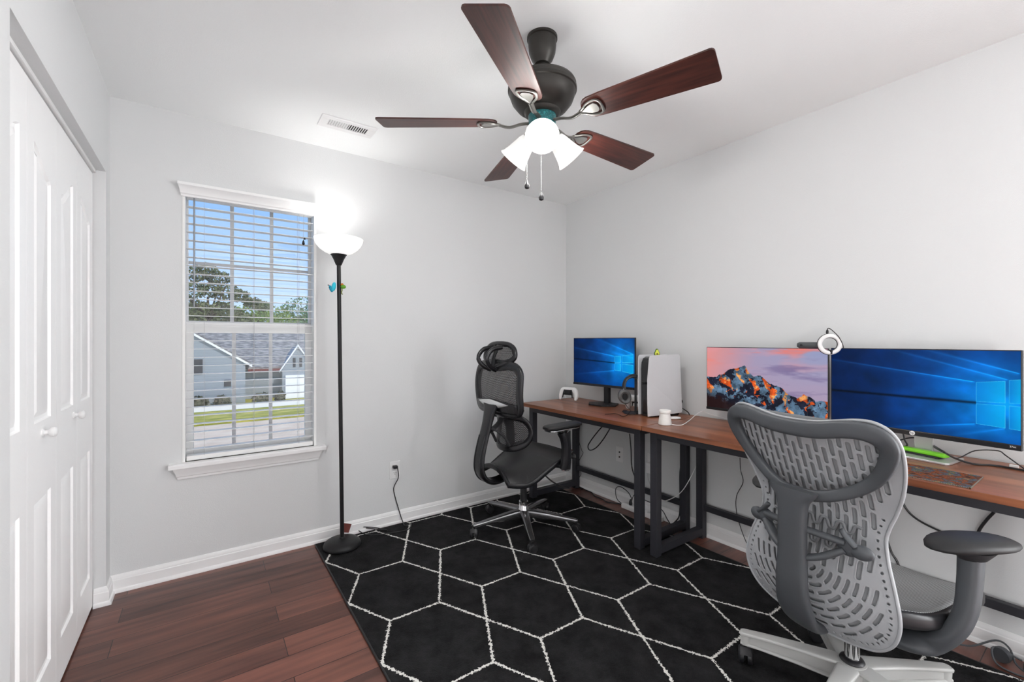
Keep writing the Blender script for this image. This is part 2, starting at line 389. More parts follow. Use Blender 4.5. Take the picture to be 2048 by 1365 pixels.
# ---- window unit
win = bpy.data.objects.new('window_1', None); C.objects.link(win); WM['window_1'] = Matrix(); win['kind'] = 'structure'
m = M(); e = 0.001
for x0, x1, z0, z1 in ((WX0, WX0 + 0.014, WZ0, WZ1), (WX1 - 0.014, WX1, WZ0, WZ1), (WX0 + 0.014, WX1 - 0.014, WZ1 - 0.02, WZ1)):
    m.box(x0, x1, YB - 0.004, YB + 0.085, z0, z1)
obj('jamb', m, 'vinyl', win, smooth=0, bevel=0.002)
def sash(name, x0, x1, z0, z1, y0, y1, st, bt, tp, hz):
    m = M()
    m.box(x0, x0 + st, y0, y1, z0, z1); m.box(x1 - st, x1, y0, y1, z0, z1)
    m.box(x0 + st, x1 - st, y0, y1, z0, z0 + bt); m.box(x0 + st, x1 - st, y0, y1, z1 - tp, z1)
    o = obj(name, m, 'vinyl', win, smooth=0, bevel=0.003)
    g = M(); w = (x1 - x0 - 2 * st); ym = (y0 + y1) / 2
    for k in (1, 2):
        xc = x0 + st + w * k / 3; g.box(xc - 0.0095, xc + 0.0095, ym + 0.004, ym + 0.010, z0 + bt, z1 - tp)
    if hz: g.box(x0 + st, x1 - st, ym + 0.0035, ym + 0.0105, hz - 0.0085, hz + 0.0085)
    obj('muntin', g, 'vinyl', win, smooth=0)
    p = M(); p.box(x0 + st, x1 - st, ym - 0.002, ym + 0.001, z0 + bt, z1 - tp)
    obj('window_pane', p, 'glass', win, smooth=0)
sash('upper_sash', WX0 + 0.001, WX1 - 0.001, 1.315, WZ1 - 0.001, YB + 0.112, YB + 0.138, 0.024, 0.036, 0.025, 1.675)
sash('lower_sash', WX0 + 0.001, WX1 - 0.001, WZ0 + 0.001, 1.345, YB + 0.086, YB + 0.111, 0.048, 0.045, 0.060, None)

# ---- the blind
bl = thing('window_blind', 'white horizontal slat blind, fully lowered with open slats over the window', 'blind', (0.2325, YB + 0.03, 0.60))
m = M(); m.box(WX0 + 0.017, WX1 - 0.017, YB + 0.006, YB + 0.058, 2.024, 2.040)
obj('headrail', m, 'slat', bl, smooth=0, bevel=0.003)
m = M(); nsl = 31; zt, zb = 2.004, 0.655
for i in range(nsl):
    z = zt + (zb - zt) * i / (nsl - 1)
    yz_prism(m, [(YB + 0.009, z - 0.0009), (YB + 0.033, z), (YB + 0.057, z - 0.0009), (YB + 0.057, z + 0.0013), (YB + 0.033, z + 0.0022), (YB + 0.009, z + 0.0013)], WX0 + 0.018, WX1 - 0.018)
obj('slats', m, 'slat', bl, smooth=0)
m = M(); m.box(WX0 + 0.018, WX1 - 0.018, YB + 0.008, YB + 0.058, 0.5985, 0.624)
obj('bottom_rail', m, 'slat', bl, smooth=0, bevel=0.003)
for fx in (0.125, 0.5, 0.875):
    x = WX0 + 0.018 + (WX1 - WX0 - 0.036) * fx; m = M()
    for y in (YB + 0.0065, YB + 0.0595): m.box(x - 0.0007, x + 0.0007, y - 0.0007, y + 0.0007, 0.62, 2.02)
    obj('ladder_cord', m, 'cord', bl, smooth=0)
m = M(); m.sweep([(-0.045, YB + 0.004, 2.02), (-0.045, YB + 0.003, 1.42)], 0.0042, n=8)
obj('tilt_wand', m, 'wand', bl)
m = M(); m.sweep([(0.492, YB + 0.004, 2.02), (0.490, YB + 0.003, 1.845)], 0.0011, n=5)
t_ = obj('pull_cord', m, 'cord', bl)
m = M(); m.lathe([(0.002, 0.03), (0.006, 0.02), (0.008, 0.006), (0.004, 0)], Matrix.Translation((0.490, YB + 0.003, 1.82)), 10); m.ball((0.497, YB + 0.004, 1.858), 0.006, 10)
obj('tassel', m, 'blackmatte', bl)

# ================================================================ CLOSET DOORS (two bifold pairs of two leaves)
def leaf(name, y0, y1, arch, knob_y=None):
    xf, xb = -0.425, -0.460
    z0, z1 = 0.012, 2.016
    w = y1 - y0; a, b = y0 + 0.062, y1 - 0.062
    def panel(zl, zh, rise):
        pts = [(a, zl), (b, zl)]
        n = 12
        if not rise: return pts + [(b, zh), (a, zh)]
        tops = []
        for i in range(n + 1):
            t = i / n; y = a + (b - a) * t; u = t if rise > 0 else 1 - t
            tops.append((y, zh + 0.075 * (0.5 - 0.5 * math.cos(PI * min(1, max(0, (u - 0.08) / 0.92)))) - 0.010 * (1 if u < 0.06 else 0)))
        return pts + tops[::-1]
    pans = [panel(0.165, 0.745, 0), panel(0.985, 1.775, arch)]
    m = M(); outer = [(y0, z0), (y1, z0), (y1, z1), (y0, z1)]
    loops = [[Vector((p[0], p[1], 0)) for p in outer]] + [[Vector((p[0], p[1], 0)) for p in reversed(q)] for q in pans]
    flat = [p for l in loops for p in l]
    m.add([(xf, p.x, p.y) for p in flat], [tuple(t) for t in tessellate_polygon(loops)])
    m.add([(xf, *p) for p in outer] + [(xb, *p) for p in outer], [(0, 1, 5, 4), (1, 2, 6, 5), (2, 3, 7, 6), (3, 0, 4, 7), (7, 6, 5, 4)])
    for q in pans:
        cy = sum(p[0] for p in q) / len(q); cz = sum(p[1] for p in q) / len(q)
        lo = min(p[1] for p in q); hi = max(p[1] for p in q)
        def inset(d):
            out = []
            for (y, z) in q:
                yy = min(max(y, a + d), b - d) if d else y
                zz = z + d if z < cz and abs(z - lo) < 1e-6 else z - d
                if not d: zz = z
                out.append((yy, zz))
            return out
        rings = [(0, xf), (0.005, xf - 0.007), (0.016, xf - 0.008), (0.034, xf - 0.0015)]
        k = len(q); vs = []
        for d, x in rings: vs += [(x, *p) for p in inset(d)]
        fs = [(r * k + i, r * k + (i + 1) % k, (r + 1) * k + (i + 1) % k, (r + 1) * k + i) for r in range(len(rings) - 1) for i in range(k)]
        tr = tessellate_polygon([[Vector((p[0], p[1], 0)) for p in inset(rings[-1][0])]])
        fs += [tuple(i + (len(rings) - 1) * k for i in t) for t in tr]
        m.add(vs, fs)
    o = struct(name, m, 'door', smooth=20)
    if knob_y is not None:
        kk = M().lathe([(0.013, 0), (0.013, 0.003), (0.0075, 0.006), (0.0075, 0.014), (0.013, 0.018), (0.0165, 0.024), (0.0165, 0.029), (0.012, 0.034), (0.004, 0.036)], aim((xf, knob_y, 0.945), (1, 0, 0)), 24)
        obj('knob', kk, 'white', o)
LW = 0.306
for i in range(4):
    y0 = 1.5585 + i * LW
    leaf('door_%d' % (i + 1), y0 + 0.0012, y0 + LW - 0.0012, 1 if i % 2 == 0 else -1, {1: y0 + LW - 0.16, 2: y0 + LW - 0.06}.get(i))
m = M(); m.box(-0.470, -0.415, 1.545, 2.786, 2.022, 2.036)
struct('trim_4', m, 'trim', smooth=0)

# ================================================================ OUTSIDE THE WINDOW (the room is upstairs)
GZ = -3.1
MT['siding'] = mat('grey_siding', srgb(150, 158, 166), 0.8)
def siding_mat():
    m = MT['siding']; nt = m.node_tree; b = nt.nodes['Principled BSDF']
    tc = nd(nt, 'ShaderNodeTexCoord'); sp = nd(nt, 'ShaderNodeSeparateXYZ'); nt.links.new(tc.outputs['Object'], sp.inputs[0])
    f = mth(nt, 'FRACT', mth(nt, 'DIVIDE', sp.outputs['Z'], 0.16))
    bp = nd(nt, 'ShaderNodeBump'); bp.inputs['Strength'].default_value = 1.0; bp.inputs['Distance'].default_value = 0.05
    nt.links.new(f, bp.inputs['Height']); nt.links.new(bp.outputs['Normal'], b.inputs['Normal'])
siding_mat()
MT['shingle'] = mat('roof_shingle', srgb(88, 86, 88), 0.9, noise=((2.2, 9, 9), srgb(150, 146, 142), 0.42, 0.62))
MT['whitepaint'] = mat('white_house_trim', (0.75, 0.75, 0.74, 1), 0.6)
MT['grass'] = mat('lawn', srgb(138, 136, 40), 0.95, noise=((1.1, 2.2, 1), srgb(196, 178, 84), 0.4, 0.7))
MT['path'] = mat('concrete_path', srgb(236, 224, 204), 0.9)
MT['road'] = mat('road_tan', srgb(206, 178, 152), 0.9, noise=((0.8, 0.8, 1), srgb(226, 200, 174), 0.3, 0.7))
MT['bush'] = mat('bush_green', srgb(64, 70, 44), 0.9, noise=((5, 5, 5), srgb(112, 104, 84), 0.4, 0.7))
MT['leafdark'] = mat('oak_leaf', srgb(58, 76, 38), 0.8, noise=((1.2, 1.2, 1.2), srgb(122, 126, 84), 0.35, 0.7))
MT['leafmid'] = mat('tree_leaf_mid', srgb(70, 108, 34), 0.8, noise=((0.9, 0.9, 0.9), srgb(136, 156, 62), 0.35, 0.7))
MT['leafteal'] = mat('tree_leaf_cool', srgb(48, 92, 52), 0.8, noise=((0.9, 0.9, 0.9), srgb(104, 142, 82), 0.35, 0.7))
MT['bark'] = mat('bark', srgb(70, 60, 50), 0.9)
MT['shutter'] = mat('dark_shutter', srgb(40, 42, 46), 0.6)
def ground(name, y0, y1, m, z, kind='structure'):
    o = obj(name, M().box(-40, 60, y0, y1, z - 0.2, z), m, smooth=0); o['kind'] = kind
ground('terrain', 9, 160, 'grass', GZ - 0.02)
ground('road', 9, 27.3, 'road', GZ)
ground('sidewalk', 32.6, 35.2, 'path', GZ)
o = obj('lawn', M().box(-40, 60, 27.6, 32.5, GZ - 0.2, GZ + 0.03), 'grass', smooth=0); o['kind'] = 'structure'

hs = thing('neighbor_house', 'grey sided single storey house across the road with dark shingle roof', 'house', (2.5, 38, GZ))
m = M(); m.box(-9, 16, 38, 47, GZ, -0.7)
obj('wall', m, 'siding', hs, smooth=0)
m = M(); yz_prism(m, [(37.4, -0.85), (42.5, 1.85), (47.6, -0.85), (47.6, -0.7), (42.5, 2.05), (37.4, -0.7)], -9.5, 16.5)
obj('roof', m, 'shingle', hs, smooth=0)
# front wing on the left: gable wall with a rake board running down to the right
m = M(); m.prism([(-8.0, GZ), (2.35, GZ), (2.35, -0.35), (-2.8, 3.05), (-8.0, -0.35)], 36, 40, lambda a, b, d: (a, d, b))
obj('gable_wall', m, 'siding', hs, smooth=0)
m = M()
m.prism([(2.75, -0.62), (2.75, -0.46), (-2.8, 3.22), (-2.8, 3.06)], 35.8, 36.0, lambda a, b, d: (a, d, b)); m.prism([(-8.4, -0.62), (-8.4, -0.46), (-2.8, 3.22), (-2.8, 3.06)], 35.8, 36.0, lambda a, b, d: (a, d, b))
obj('rake_board', m, 'whitepaint', hs, smooth=0)
m = M(); m.prism([(2.75, -0.46), (2.75, -0.34), (-2.8, 3.34), (-8.4, -0.34), (-8.4, -0.46), (-2.8, 3.22)], 35.8, 43, lambda a, b, d: (a, d, b))
obj('wing_roof', m, 'shingle', hs, smooth=0)
# small gable with garage door on the right
m = M(); m.prism([(4.75, GZ), (6.9, GZ), (6.9, -0.9), (5.8, 0.75), (4.75, -0.9)], 36.6, 39, lambda a, b, d: (a, d, b))
obj('garage_gable', m, 'siding', hs, smooth=0)
m = M(); m.prism([(4.55, -1.12), (4.55, -0.98), (5.8, 0.98), (7.1, -0.98), (7.1, -1.12), (5.8, 0.80)], 36.45, 36.6, lambda a, b, d: (a, d, b))
obj('gable_trim', m, 'whitepaint', hs, smooth=0)
m = M(); m.box(4.95, 6.75, 36.52, 36.6, GZ, -1.35)
obj('garage_door', m, 'whitepaint', hs, smooth=0)
for x in (5.55, 6.0):
    obj('shutter', M().box(x - 0.09, x + 0.09, 36.55, 36.6, -0.75, -0.05), 'shutter', hs, smooth=0)
m = M(); m.box(-0.65, -0.1, 35.93, 36, -1.0, 0.0); obj('house_window', m, 'shutter', hs, smooth=0)
m = M(); m.box(1.1, 1.5, 35.93, 36, -1.9, -1.45); obj('house_window', m, 'shutter', hs, smooth=0)
m = M(); m.box(2.6, 5.0, 37.3, 37.42, -1.02, -0.85); obj('gutter', m, 'leather', hs, smooth=0)

def leaves(m, c, rx, ry, rz, n, size, hollow=0.55):
    for _ in range(n):
        d = rng.normal(size=3); d /= np.linalg.norm(d); q = hollow + (1 - hollow) * rng.random() ** 0.6
        p = Vector((c[0] + d[0] * rx * q, c[1] + d[1] * ry * q, c[2] + d[2] * rz * q))
        A = Vector(rng.normal(size=3)).normalized(); B = A.cross(Vector(rng.normal(size=3))).normalized(); s = size * (0.6 + 0.8 * rng.random())
        m.add([p - A * s, p + B * s * 0.6, p + A * s, p - B * s * 0.6], [(0, 1, 2, 3)])
def tree(label, x, y, zc, r, blobs, material, group=None, n=420, size=0.3):
    t = thing('tree', label, 'tree', (x, y, GZ), 0, group)
    tk = M().sweep(curve([(x, y, GZ), (x + 0.1, y, GZ + 2.5), (x - 0.1, y, zc)], 4), [0.35, 0.3, 0.28, 0.25, 0.22, 0.2, 0.17, 0.14, 0.1], n=8)
    for k in range(5):
        a = k * 1.3; tk.sweep([(x, y, zc - r * 0.6), (x + math.cos(a) * r * 0.4, y + math.sin(a) * r * 0.3, zc - r * 0.15), (x + math.cos(a) * r * 0.75, y + math.sin(a) * r * 0.5, zc + 0.25 * r * (k % 3))], [0.14, 0.1, 0.05], n=6)
    obj('trunk', tk, 'bark', t)
    m = M()
    for bx, bz, br in blobs: leaves(m, (x + bx, y + random.uniform(-1, 1), zc + bz), br, br, br * 0.7, n, size)
    obj('crown', m, material, t, smooth=0)
tree('big open crowned oak rising above the roof at left', 0.4, 60, 6.2, 4.4,
     [(-1.2, 2.4, 1.3), (-0.2, 2.9, 1.1), (0.9, 2.2, 1.2), (-1.5, 0.5, 1.4), (0.2, 0.8, 1.3), (1.7, 0.6, 1.4), (2.9, 0.2, 1.1), (4.3, -0.5, 1.0), (5.1, -0.9, 0.9), (-0.8, -1.4, 1.3), (1.2, -1.3, 1.1)], 'leafdark', n=330, size=0.17)
row = [('low dull green tree below the oak', -1.5, 66, 2.6, 2.6, 'leafdark'), ('low dark tree just right of the oak trunk', 2.4, 67, 2.4, 2.5, 'leafdark'),
       ('bright green tree behind the roof ridge, middle of the window', 5.3, 70, 2.6, 2.9, 'leafmid'), ('yellow green tree next to the bright one', 8.3, 72, 2.5, 2.9, 'leafmid'),
       ('tall rounded green tree at the right of the window view', 11.6, 70, 3.4, 3.4, 'leafteal'), ('cool green tree at the far right of the window view', 15.0, 72, 2.4, 3.0, 'leafteal')]
for i, (lb, x, y, zc, r, mt_) in enumerate(row):
    y2 = 70 + 9.5 * i; q = y2 / y; x, y, r, zc = x * q, y2, r * q, HC + (zc + 1.3 - HC) * q
    tree(lb, x, y, zc, r, [(-r * 0.45, 0.2, r * 0.7), (r * 0.45, 0.1, r * 0.7), (0, r * 0.35, r * 0.75), (0, -r * 0.6, r * 0.8), (-r * .5, -r * .7, r * .6), (r * .5, -r * .7, r * .6)], mt_, 'trees behind the house', n=520, size=0.25)
for i, (x, w) in enumerate(((-0.45, 0.7), (1.0, 0.5), (3.3, 0.6), (4.45, 0.35))):
    m = M(); leaves(m, (x, 35.38, GZ + 0.3), w, 0.30, 0.4, 260, 0.12, 0.2)
    m.ball((x, 35.38, GZ + 0.3), (w * 0.8, 0.25, 0.3), 12)
    single('foundation_shrub', m, 'bush', ['low shrub at the left end of the house front', 'small shrub beside the leftmost one', 'wide dark shrub left of the garage door', 'small shrub touching the garage wall'][i], 'shrub', 'shrubs along the house front', smooth=0)

# ---- sky and sun
w = bpy.data.worlds.new('daylight'); bpy.context.scene.world = w; w.use_nodes = True
nt = w.node_tree; bg = nt.nodes['Background']
tc = nd(nt, 'ShaderNodeTexCoord'); sp = nd(nt, 'ShaderNodeSeparateXYZ'); nt.links.new(tc.outputs['Generated'], sp.inputs[0])
rp = nd(nt, 'ShaderNodeValToRGB'); e = rp.color_ramp.elements
e[0].position = 0.0; e[0].color = srgb(196, 220, 248); e[1].position = 0.38; e[1].color = srgb(112, 174, 240)
nt.links.new(sp.outputs['Z'], rp.inputs['Fac']); nt.links.new(rp.outputs['Color'], bg.inputs['Color']); bg.inputs['Strength'].default_value = 1.2
def light(name, kind, loc, energy, col=(1, 1, 1), size=0.05, rot=None):
    l = bpy.data.lights.new(name, kind); l.energy = energy; l.color = col
    if kind == 'SUN': l.angle = R(0.6)
    else: l.shadow_soft_size = size
    o = bpy.data.objects.new(name, l); C.objects.link(o); o.location = loc
    if rot: o.rotation_euler = rot
    return o
light('sun', 'SUN', (0, -20, 40), 3.4, (1, 0.96, 0.9), rot=(R(48), 0, R(18)))

# added fill lamp, shining in through the added doorway behind the camera
hl = bpy.data.lights.new('added_hall_fill', 'AREA'); hl.shape = 'RECTANGLE'; hl.size = 1.35; hl.size_y = 1.5; hl.energy = 112
ho = bpy.data.objects.new('added_hall_fill', hl); C.objects.link(ho); ho.location = (-1.9, -1.35, 0.8); ho.rotation_euler = (0, R(-90), 0)
# second added fill lamp, standing just outside the added window
wl_ = bpy.data.lights.new('added_window_fill', 'AREA'); wl_.shape = 'RECTANGLE'; wl_.size = 1.85; wl_.size_y = 1.2; wl_.energy = 156
wo = bpy.data.objects.new('added_window_fill', wl_); C.objects.link(wo); wo.location = (XR + 0.25, (NY0 + NY1) / 2, (NZ0 + NZ1) / 2); wo.rotation_euler = (0, R(90), 0)
# ================================================================ CEILING FAN
FX, FY = 1.094, 1.352
fan = thing('ceiling_fan', 'dark bronze five blade ceiling fan with three lit frosted shades and pull chains', 'ceiling fan', (FX, FY, 2.0))
FT = Matrix.Translation((FX, FY, 0))
m = M().lathe([(0.020, 2.331), (0.030, 2.333), (0.034, 2.342), (0.042, 2.352), (0.052, 2.378), (0.055, 2.405), (0.056, 2.428), (0.060, 2.430), (0.060, 2.440)], FT, 40)
obj('canopy', m, 'bronze', fan)
m = M().lathe([(0.0125, 2.255), (0.0125, 2.335)], FT, 20); m.lathe([(0.024, 2.30), (0.026, 2.312), (0.020, 2.335)], FT, 24); m.lathe([(0.03, 2.258), (0.022, 2.285), (0.014, 2.29)], FT, 24)
obj('downrod', m, 'bronze', fan)
m = M().lathe([(0.05, 2.128), (0.062, 2.130), (0.070, 2.136), (0.073, 2.144), (0.080, 2.146), (0.100, 2.160), (0.120, 2.185), (0.130, 2.212), (0.131, 2.222), (0.136, 2.225), (0.136, 2.236), (0.132, 2.239), (0.134, 2.248), (0.130, 2.256), (0.10, 2.266), (0.04, 2.270)], FT, 64)
obj('motor_housing', m, 'bronze', fan)
m = M().lathe([(0.046, 2.080), (0.053, 2.086), (0.055, 2.120), (0.055, 2.132)], FT, 40)
obj('switch_housing', m, 'teal', fan)
m = M().lathe([(0.012, 2.012), (0.020, 2.014), (0.040, 2.026), (0.050, 2.045), (0.052, 2.070), (0.046, 2.082)], FT, 40)
obj('light_fitter', m, 'iron', fan)
ZBL = 2.098
for k in range(5):
    T = FT @ Matrix.Rotation(R(1.5 + 72 * k), 4, 'Z')
    P_ = T @ Matrix.Translation((0, 0, ZBL)) @ Matrix.Rotation(R(-13), 4, 'X')
    # blade outline along local x
    pr = []
    for x, w_ in ((0.178, 0.018), (0.184, 0.034), (0.196, 0.046), (0.212, 0.052), (0.26, 0.0555), (0.62, 0.0690)): pr.append((x, w_))
    for a in range(0, 91, 30): pr.append((0.628 + 0.014 * math.sin(R(a)), 0.0555 + 0.014 * math.cos(R(a))))
    poly = [(x, -w_) for x, w_ in pr] + [(x, w_) for x, w_ in reversed(pr)]
    m = M().prism(poly, 0.0, 0.006, lambda a, b, d: P_ @ Vector((a, b, d)))
    m.uv = {i: (poly[i % len(poly)][0] + k, poly[i % len(poly)][1]) for i in range(len(m.v))}
    bo = obj('blade', m, 'blade', fan, smooth=30)
    # bracket: arm rising out of the hub and a plate with an open loop under the blade root
    m = M()
    arm = curve([T @ Vector((0.050, 0, 2.100)), T @ Vector((0.085, 0, 2.096)), T @ Vector((0.13, 0, 2.084)), P_ @ Vector((0.170, 0, -0.005))], 6)
    m.sweep(arm, [0.010] * len(arm), [0.0045] * len(arm), n=10)
    lp = [(0.165, 0), (0.185, -0.016), (0.205, -0.030), (0.232, -0.036), (0.248, -0.028), (0.253, 0), (0.248, 0.028), (0.232, 0.036), (0.205, 0.030), (0.185, 0.016)]
    pts = curve([P_ @ Vector((a, b, -0.004)) for a, b in lp], 4, True)
    m.sweep(pts, 0.0050, 0.0035, n=8, closed=True)
    pl = [(0.172, 0), (0.190, -0.010), (0.208, -0.020), (0.228, -0.024), (0.238, -0.014), (0.240, 0), (0.238, 0.014), (0.228, 0.024), (0.208, 0.020), (0.190, 0.010)]
    m.prism(pl, -0.006, -0.0005, lambda a, b, d: P_ @ Vector((a, b, d)))
    obj('blade_bracket', m, 'iron', fan)
MT['frost'] = mat('frosted_shade', (0.7, 0.7, 0.69, 1), 0.4, emit=((1.0, 0.985, 0.95, 1), 0.55))
MT['bulb'] = mat('bulb_lit', (1, 1, 1, 1), 0.4, emit=((1.0, 0.98, 0.94, 1), 4.0))
for az in (231, 351, 111):
    d = Vector((math.cos(R(az)) * math.sin(R(48)), math.sin(R(az)) * math.sin(R(48)), -math.cos(R(48))))
    p0 = Vector((FX, FY, 2.062)) + Vector((math.cos(R(az)), math.sin(R(az)), 0)) * 0.052
    A = aim(p0, d)
    m = M().lathe([(0.010, -0.030), (0.012, -0.004), (0.024, 0.0), (0.026, 0.006), (0.026, 0.022), (0.022, 0.024)], A, 28)
    sk = obj('lamp_socket', m, 'iron', fan)
    pr = [(0.026, 0.012), (0.031, 0.016), (0.036, 0.030), (0.042, 0.056), (0.049, 0.085), (0.056, 0.106), (0.062, 0.114), (0.0625, 0.1165), (0.060, 0.1165), (0.0535, 0.106), (0.0465, 0.085), (0.0395, 0.056), (0.0335, 0.032), (0.027, 0.018)]
    m = M().lathe(pr, A, 48, cap=False)
    obj('lamp_shade', m, 'frost', fan)
    m = M().ball(A @ Vector((0, 0, 0.072)), (0.026, 0.026, 0.026), 20); m.lathe([(0.012, 0.02), (0.013, 0.04), (0.020, 0.056)], A, 16)
    obj('bulb', m, 'bulb', fan)
    light('fan_bulb_light', 'POINT', A @ Vector((0, 0, 0.122)), 9.0, (1, 0.985, 0.965), 0.06)
for u, zt_, zb_ in ((1054, 2.05, 1.815), (1082.5, 2.03, 1.771)):
    dd = 1.66; a = (u - CX) / F
    x, y = dd * (_s + a * _c), dd * (_c - a * _s)
    m = M()
    n_ = int((zt_ - zb_ - 0.03) / 0.006)
    for i in range(n_): m.ball((x, y, zb_ + 0.034 + i * 0.006), 0.0017, 6)
    pc = obj('pull_chain', m, 'silver', fan)
    m = M().lathe([(0.0015, 0.036), (0.003, 0.030), (0.007, 0.020), (0.010, 0.011), (0.0085, 0.003), (0.003, 0.0)], Matrix.Translation((x, y, zb_)), 18)
    obj('pendant', m, 'black', pc)

# ================================================================ CEILING VENT
VX0, VX1, VY0, VY1 = 0.508, 0.803, 2.462, 2.602
v = thing('ceiling_vent', 'white rectangular louvred air vent in the ceiling left of the fan', 'vent', ((VX0 + VX1) / 2, (VY0 + VY1) / 2, H - 0.008))
m = M()
ix0, ix1, iy0, iy1 = VX0 + 0.042, VX1 - 0.042, VY0 + 0.036, VY1 - 0.036
m.box(VX0, VX1, VY0, iy0, H - 0.007, H - 0.0005); m.box(VX0, VX1, iy1, VY1, H - 0.007, H - 0.0005)
m.box(VX0, ix0, iy0, iy1, H - 0.007, H - 0.0005); m.box(ix1, VX1, iy0, iy1, H - 0.007, H - 0.0005)
obj('frame', m, 'white', v, smooth=0, bevel=0.002)
m = M(); n_ = 17
for i in range(n_ + 1):
    x = ix0 + (ix1 - ix0) * i / n_; tl = -0.008 if i <= n_ // 2 else 0.008
    m.add([(x - tl / 2, iy0, H - 0.006), (x - tl / 2, iy1, H - 0.006), (x + tl / 2, iy1, H - 0.001), (x + tl / 2, iy0, H - 0.001),
           (x - tl / 2 + 0.001, iy0, H - 0.006), (x - tl / 2 + 0.001, iy1, H - 0.006), (x + tl / 2 + 0.001, iy1, H - 0.001), (x + tl / 2 + 0.001, iy0, H - 0.001)],
          [(0, 1, 2, 3), (7, 6, 5, 4), (0, 4, 5, 1), (3, 2, 6, 7), (0, 3, 7, 4), (1, 5, 6, 2)])
obj('louvers', m, 'white', v, smooth=0)
obj('duct', M().box(ix0 - 0.002, ix1 + 0.002, iy0 - 0.002, iy1 + 0.002, H - 0.0012, H - 0.0004), mat('duct_dark', (0.05, 0.05, 0.045, 1), 0.8), v, smooth=0)

# ================================================================ RUG
RX0, RX1, RY0, RY1 = 0.548, 2.425, -0.25, 2.852
m = M().box(RX0 - 0.551 , RX1 - 0.551, RY0 - 1.648, RY1 - 1.648, 0.0005, ZR)
rug = obj('area_rug', m, 'rug', None, smooth=0, bevel=0.004); rug.location = (0.551, 1.648, 0); WM[rug.name] = Matrix.Translation((0.551, 1.648, 0))
tag(rug, 'large black shag rug with thin white hexagon lines on the wood floor', 'rug')
m = M().sweep([(RX0, RY0, 0.006), (RX0, RY1, 0.006), (RX1, RY1, 0.006), (RX1, RY0, 0.006)], 0.005, 0.0055, n=8, closed=True)
obj('bound_edge', m, 'blackmatte', rug)

# ================================================================ FLOOR LAMP
LX, LY = 0.672, 2.722
lamp = thing('floor_lamp', 'black torchiere floor lamp with lit white bowl beside the window', 'floor lamp', (LX, LY, ZR))
LT = Matrix.Translation((LX, LY, 0))
m = M().lathe([(0.098, ZR), (0.105, ZR + 0.006), (0.107, ZR + 0.014), (0.102, ZR + 0.028), (0.088, ZR + 0.040), (0.066, ZR + 0.047), (0.03, ZR + 0.050), (0.016, ZR + 0.052), (0.015, ZR + 0.06), (0.012, ZR + 0.062)], LT, 56)
obj('base', m, 'blacklamp', lamp, smooth=50)
top = Vector((0.650, 2.712, 1.690))
m = M().sweep([(LX, LY, ZR + 0.05), tuple(Vector((LX, LY, ZR + 0.05)).lerp(top, 0.5)), tuple(top)], 0.0115, n=16)
obj('pole', m, 'blacklamp', lamp)
TT = Matrix.Translation((top.x, top.y, 0))
m = M().lathe([(0.013, 1.686), (0.016, 1.688), (0.021, 1.700), (0.030, 1.722), (0.042, 1.745), (0.047, 1.749), (0.040, 1.7495)], TT, 40)
obj('lamp_socket', m, 'blacklamp', lamp)
MT['bowl'] = mat('torchiere_bowl', (0.92, 0.92, 0.9, 1), 0.35, emit=((1.0, 0.985, 0.96, 1), 0.62))
pr = [(0.030, 1.7495), (0.052, 1.7515), (0.080, 1.7640), (0.106, 1.7830), (0.124, 1.8050), (0.134, 1.8270), (0.137, 1.8420), (0.1345, 1.8420), (0.1315, 1.8270), (0.1215, 1.8060), (0.104, 1.7855), (0.079, 1.7670), (0.052, 1.7550), (0.028, 1.7530)]
m = M().lathe(pr, TT, 64, cap=False)
obj('lamp_shade', m, 'bowl', lamp)
m = M().ball((top.x, top.y, 1.800), 0.022, 16); m.lathe([(0.014, 1.752), (0.014, 1.785)], TT, 16)
obj('bulb', m, 'bulb', lamp)
tl = light('torchiere_light', 'SPOT', (top.x, top.y, 1.825), 6.0, (1, 0.985, 0.965), 0.04, (R(180), 0, 0)); tl.data.spot_size = R(142); tl.data.spot_blend = 1.0
# cord, tag and plug
o_bx = Vector((1.0565, YB, 0.395))
oc = thing('lamp_cable', 'black lamp cord from the wall outlet down to the floor lamp base', 'cord', (0.95, 2.82, 0.0))
m = M()
pts = [ony(795, 936, YB - 0.03), ony(797, 955, YB - 0.028), ony(789, 972, YB - 0.012), ony(788, 985, YB - 0.008), ony(797, 1018, YB - 0.012), ony(804, 1040, YB - 0.030), onz(810, 1052, 0.016), onz(822, 1048, 0.016), onz(815, 1060, 0.016), onz(780, 1067, 0.016), onz(740, 1071, 0.016), onz(722, 1065, 0.016), onz(716, 1058, 0.016), onz(735, 1057, 0.02), onz(775, 1062, 0.016), onz(750, 1056, 0.03), onz(715, 1055, 0.03), onz(694, 1061, 0.025)]
m.sweep(curve(pts, 6), 0.0030, n=8)
obj('cable', m, 'black', oc)
m = M(); m.box(1.038, 1.068, YB - 0.036, YB - 0.006, 0.378, 0.398)
obj('plug', m, 'black', oc, smooth=0, bevel=0.004)
tgp = onz(700, 1066, 0.05)
A = Matrix.Translation((0.715, 2.800, 0.085)) @ Matrix.Rotation(R(20), 4, 'Z') @ Matrix.Rotation(R(24), 4, 'Y')
m = M().box(-0.030, 0.030, -0.0008, 0.0008, -0.026, 0.026, A)
obj('cord_tag', m, 'leather', oc, smooth=0)

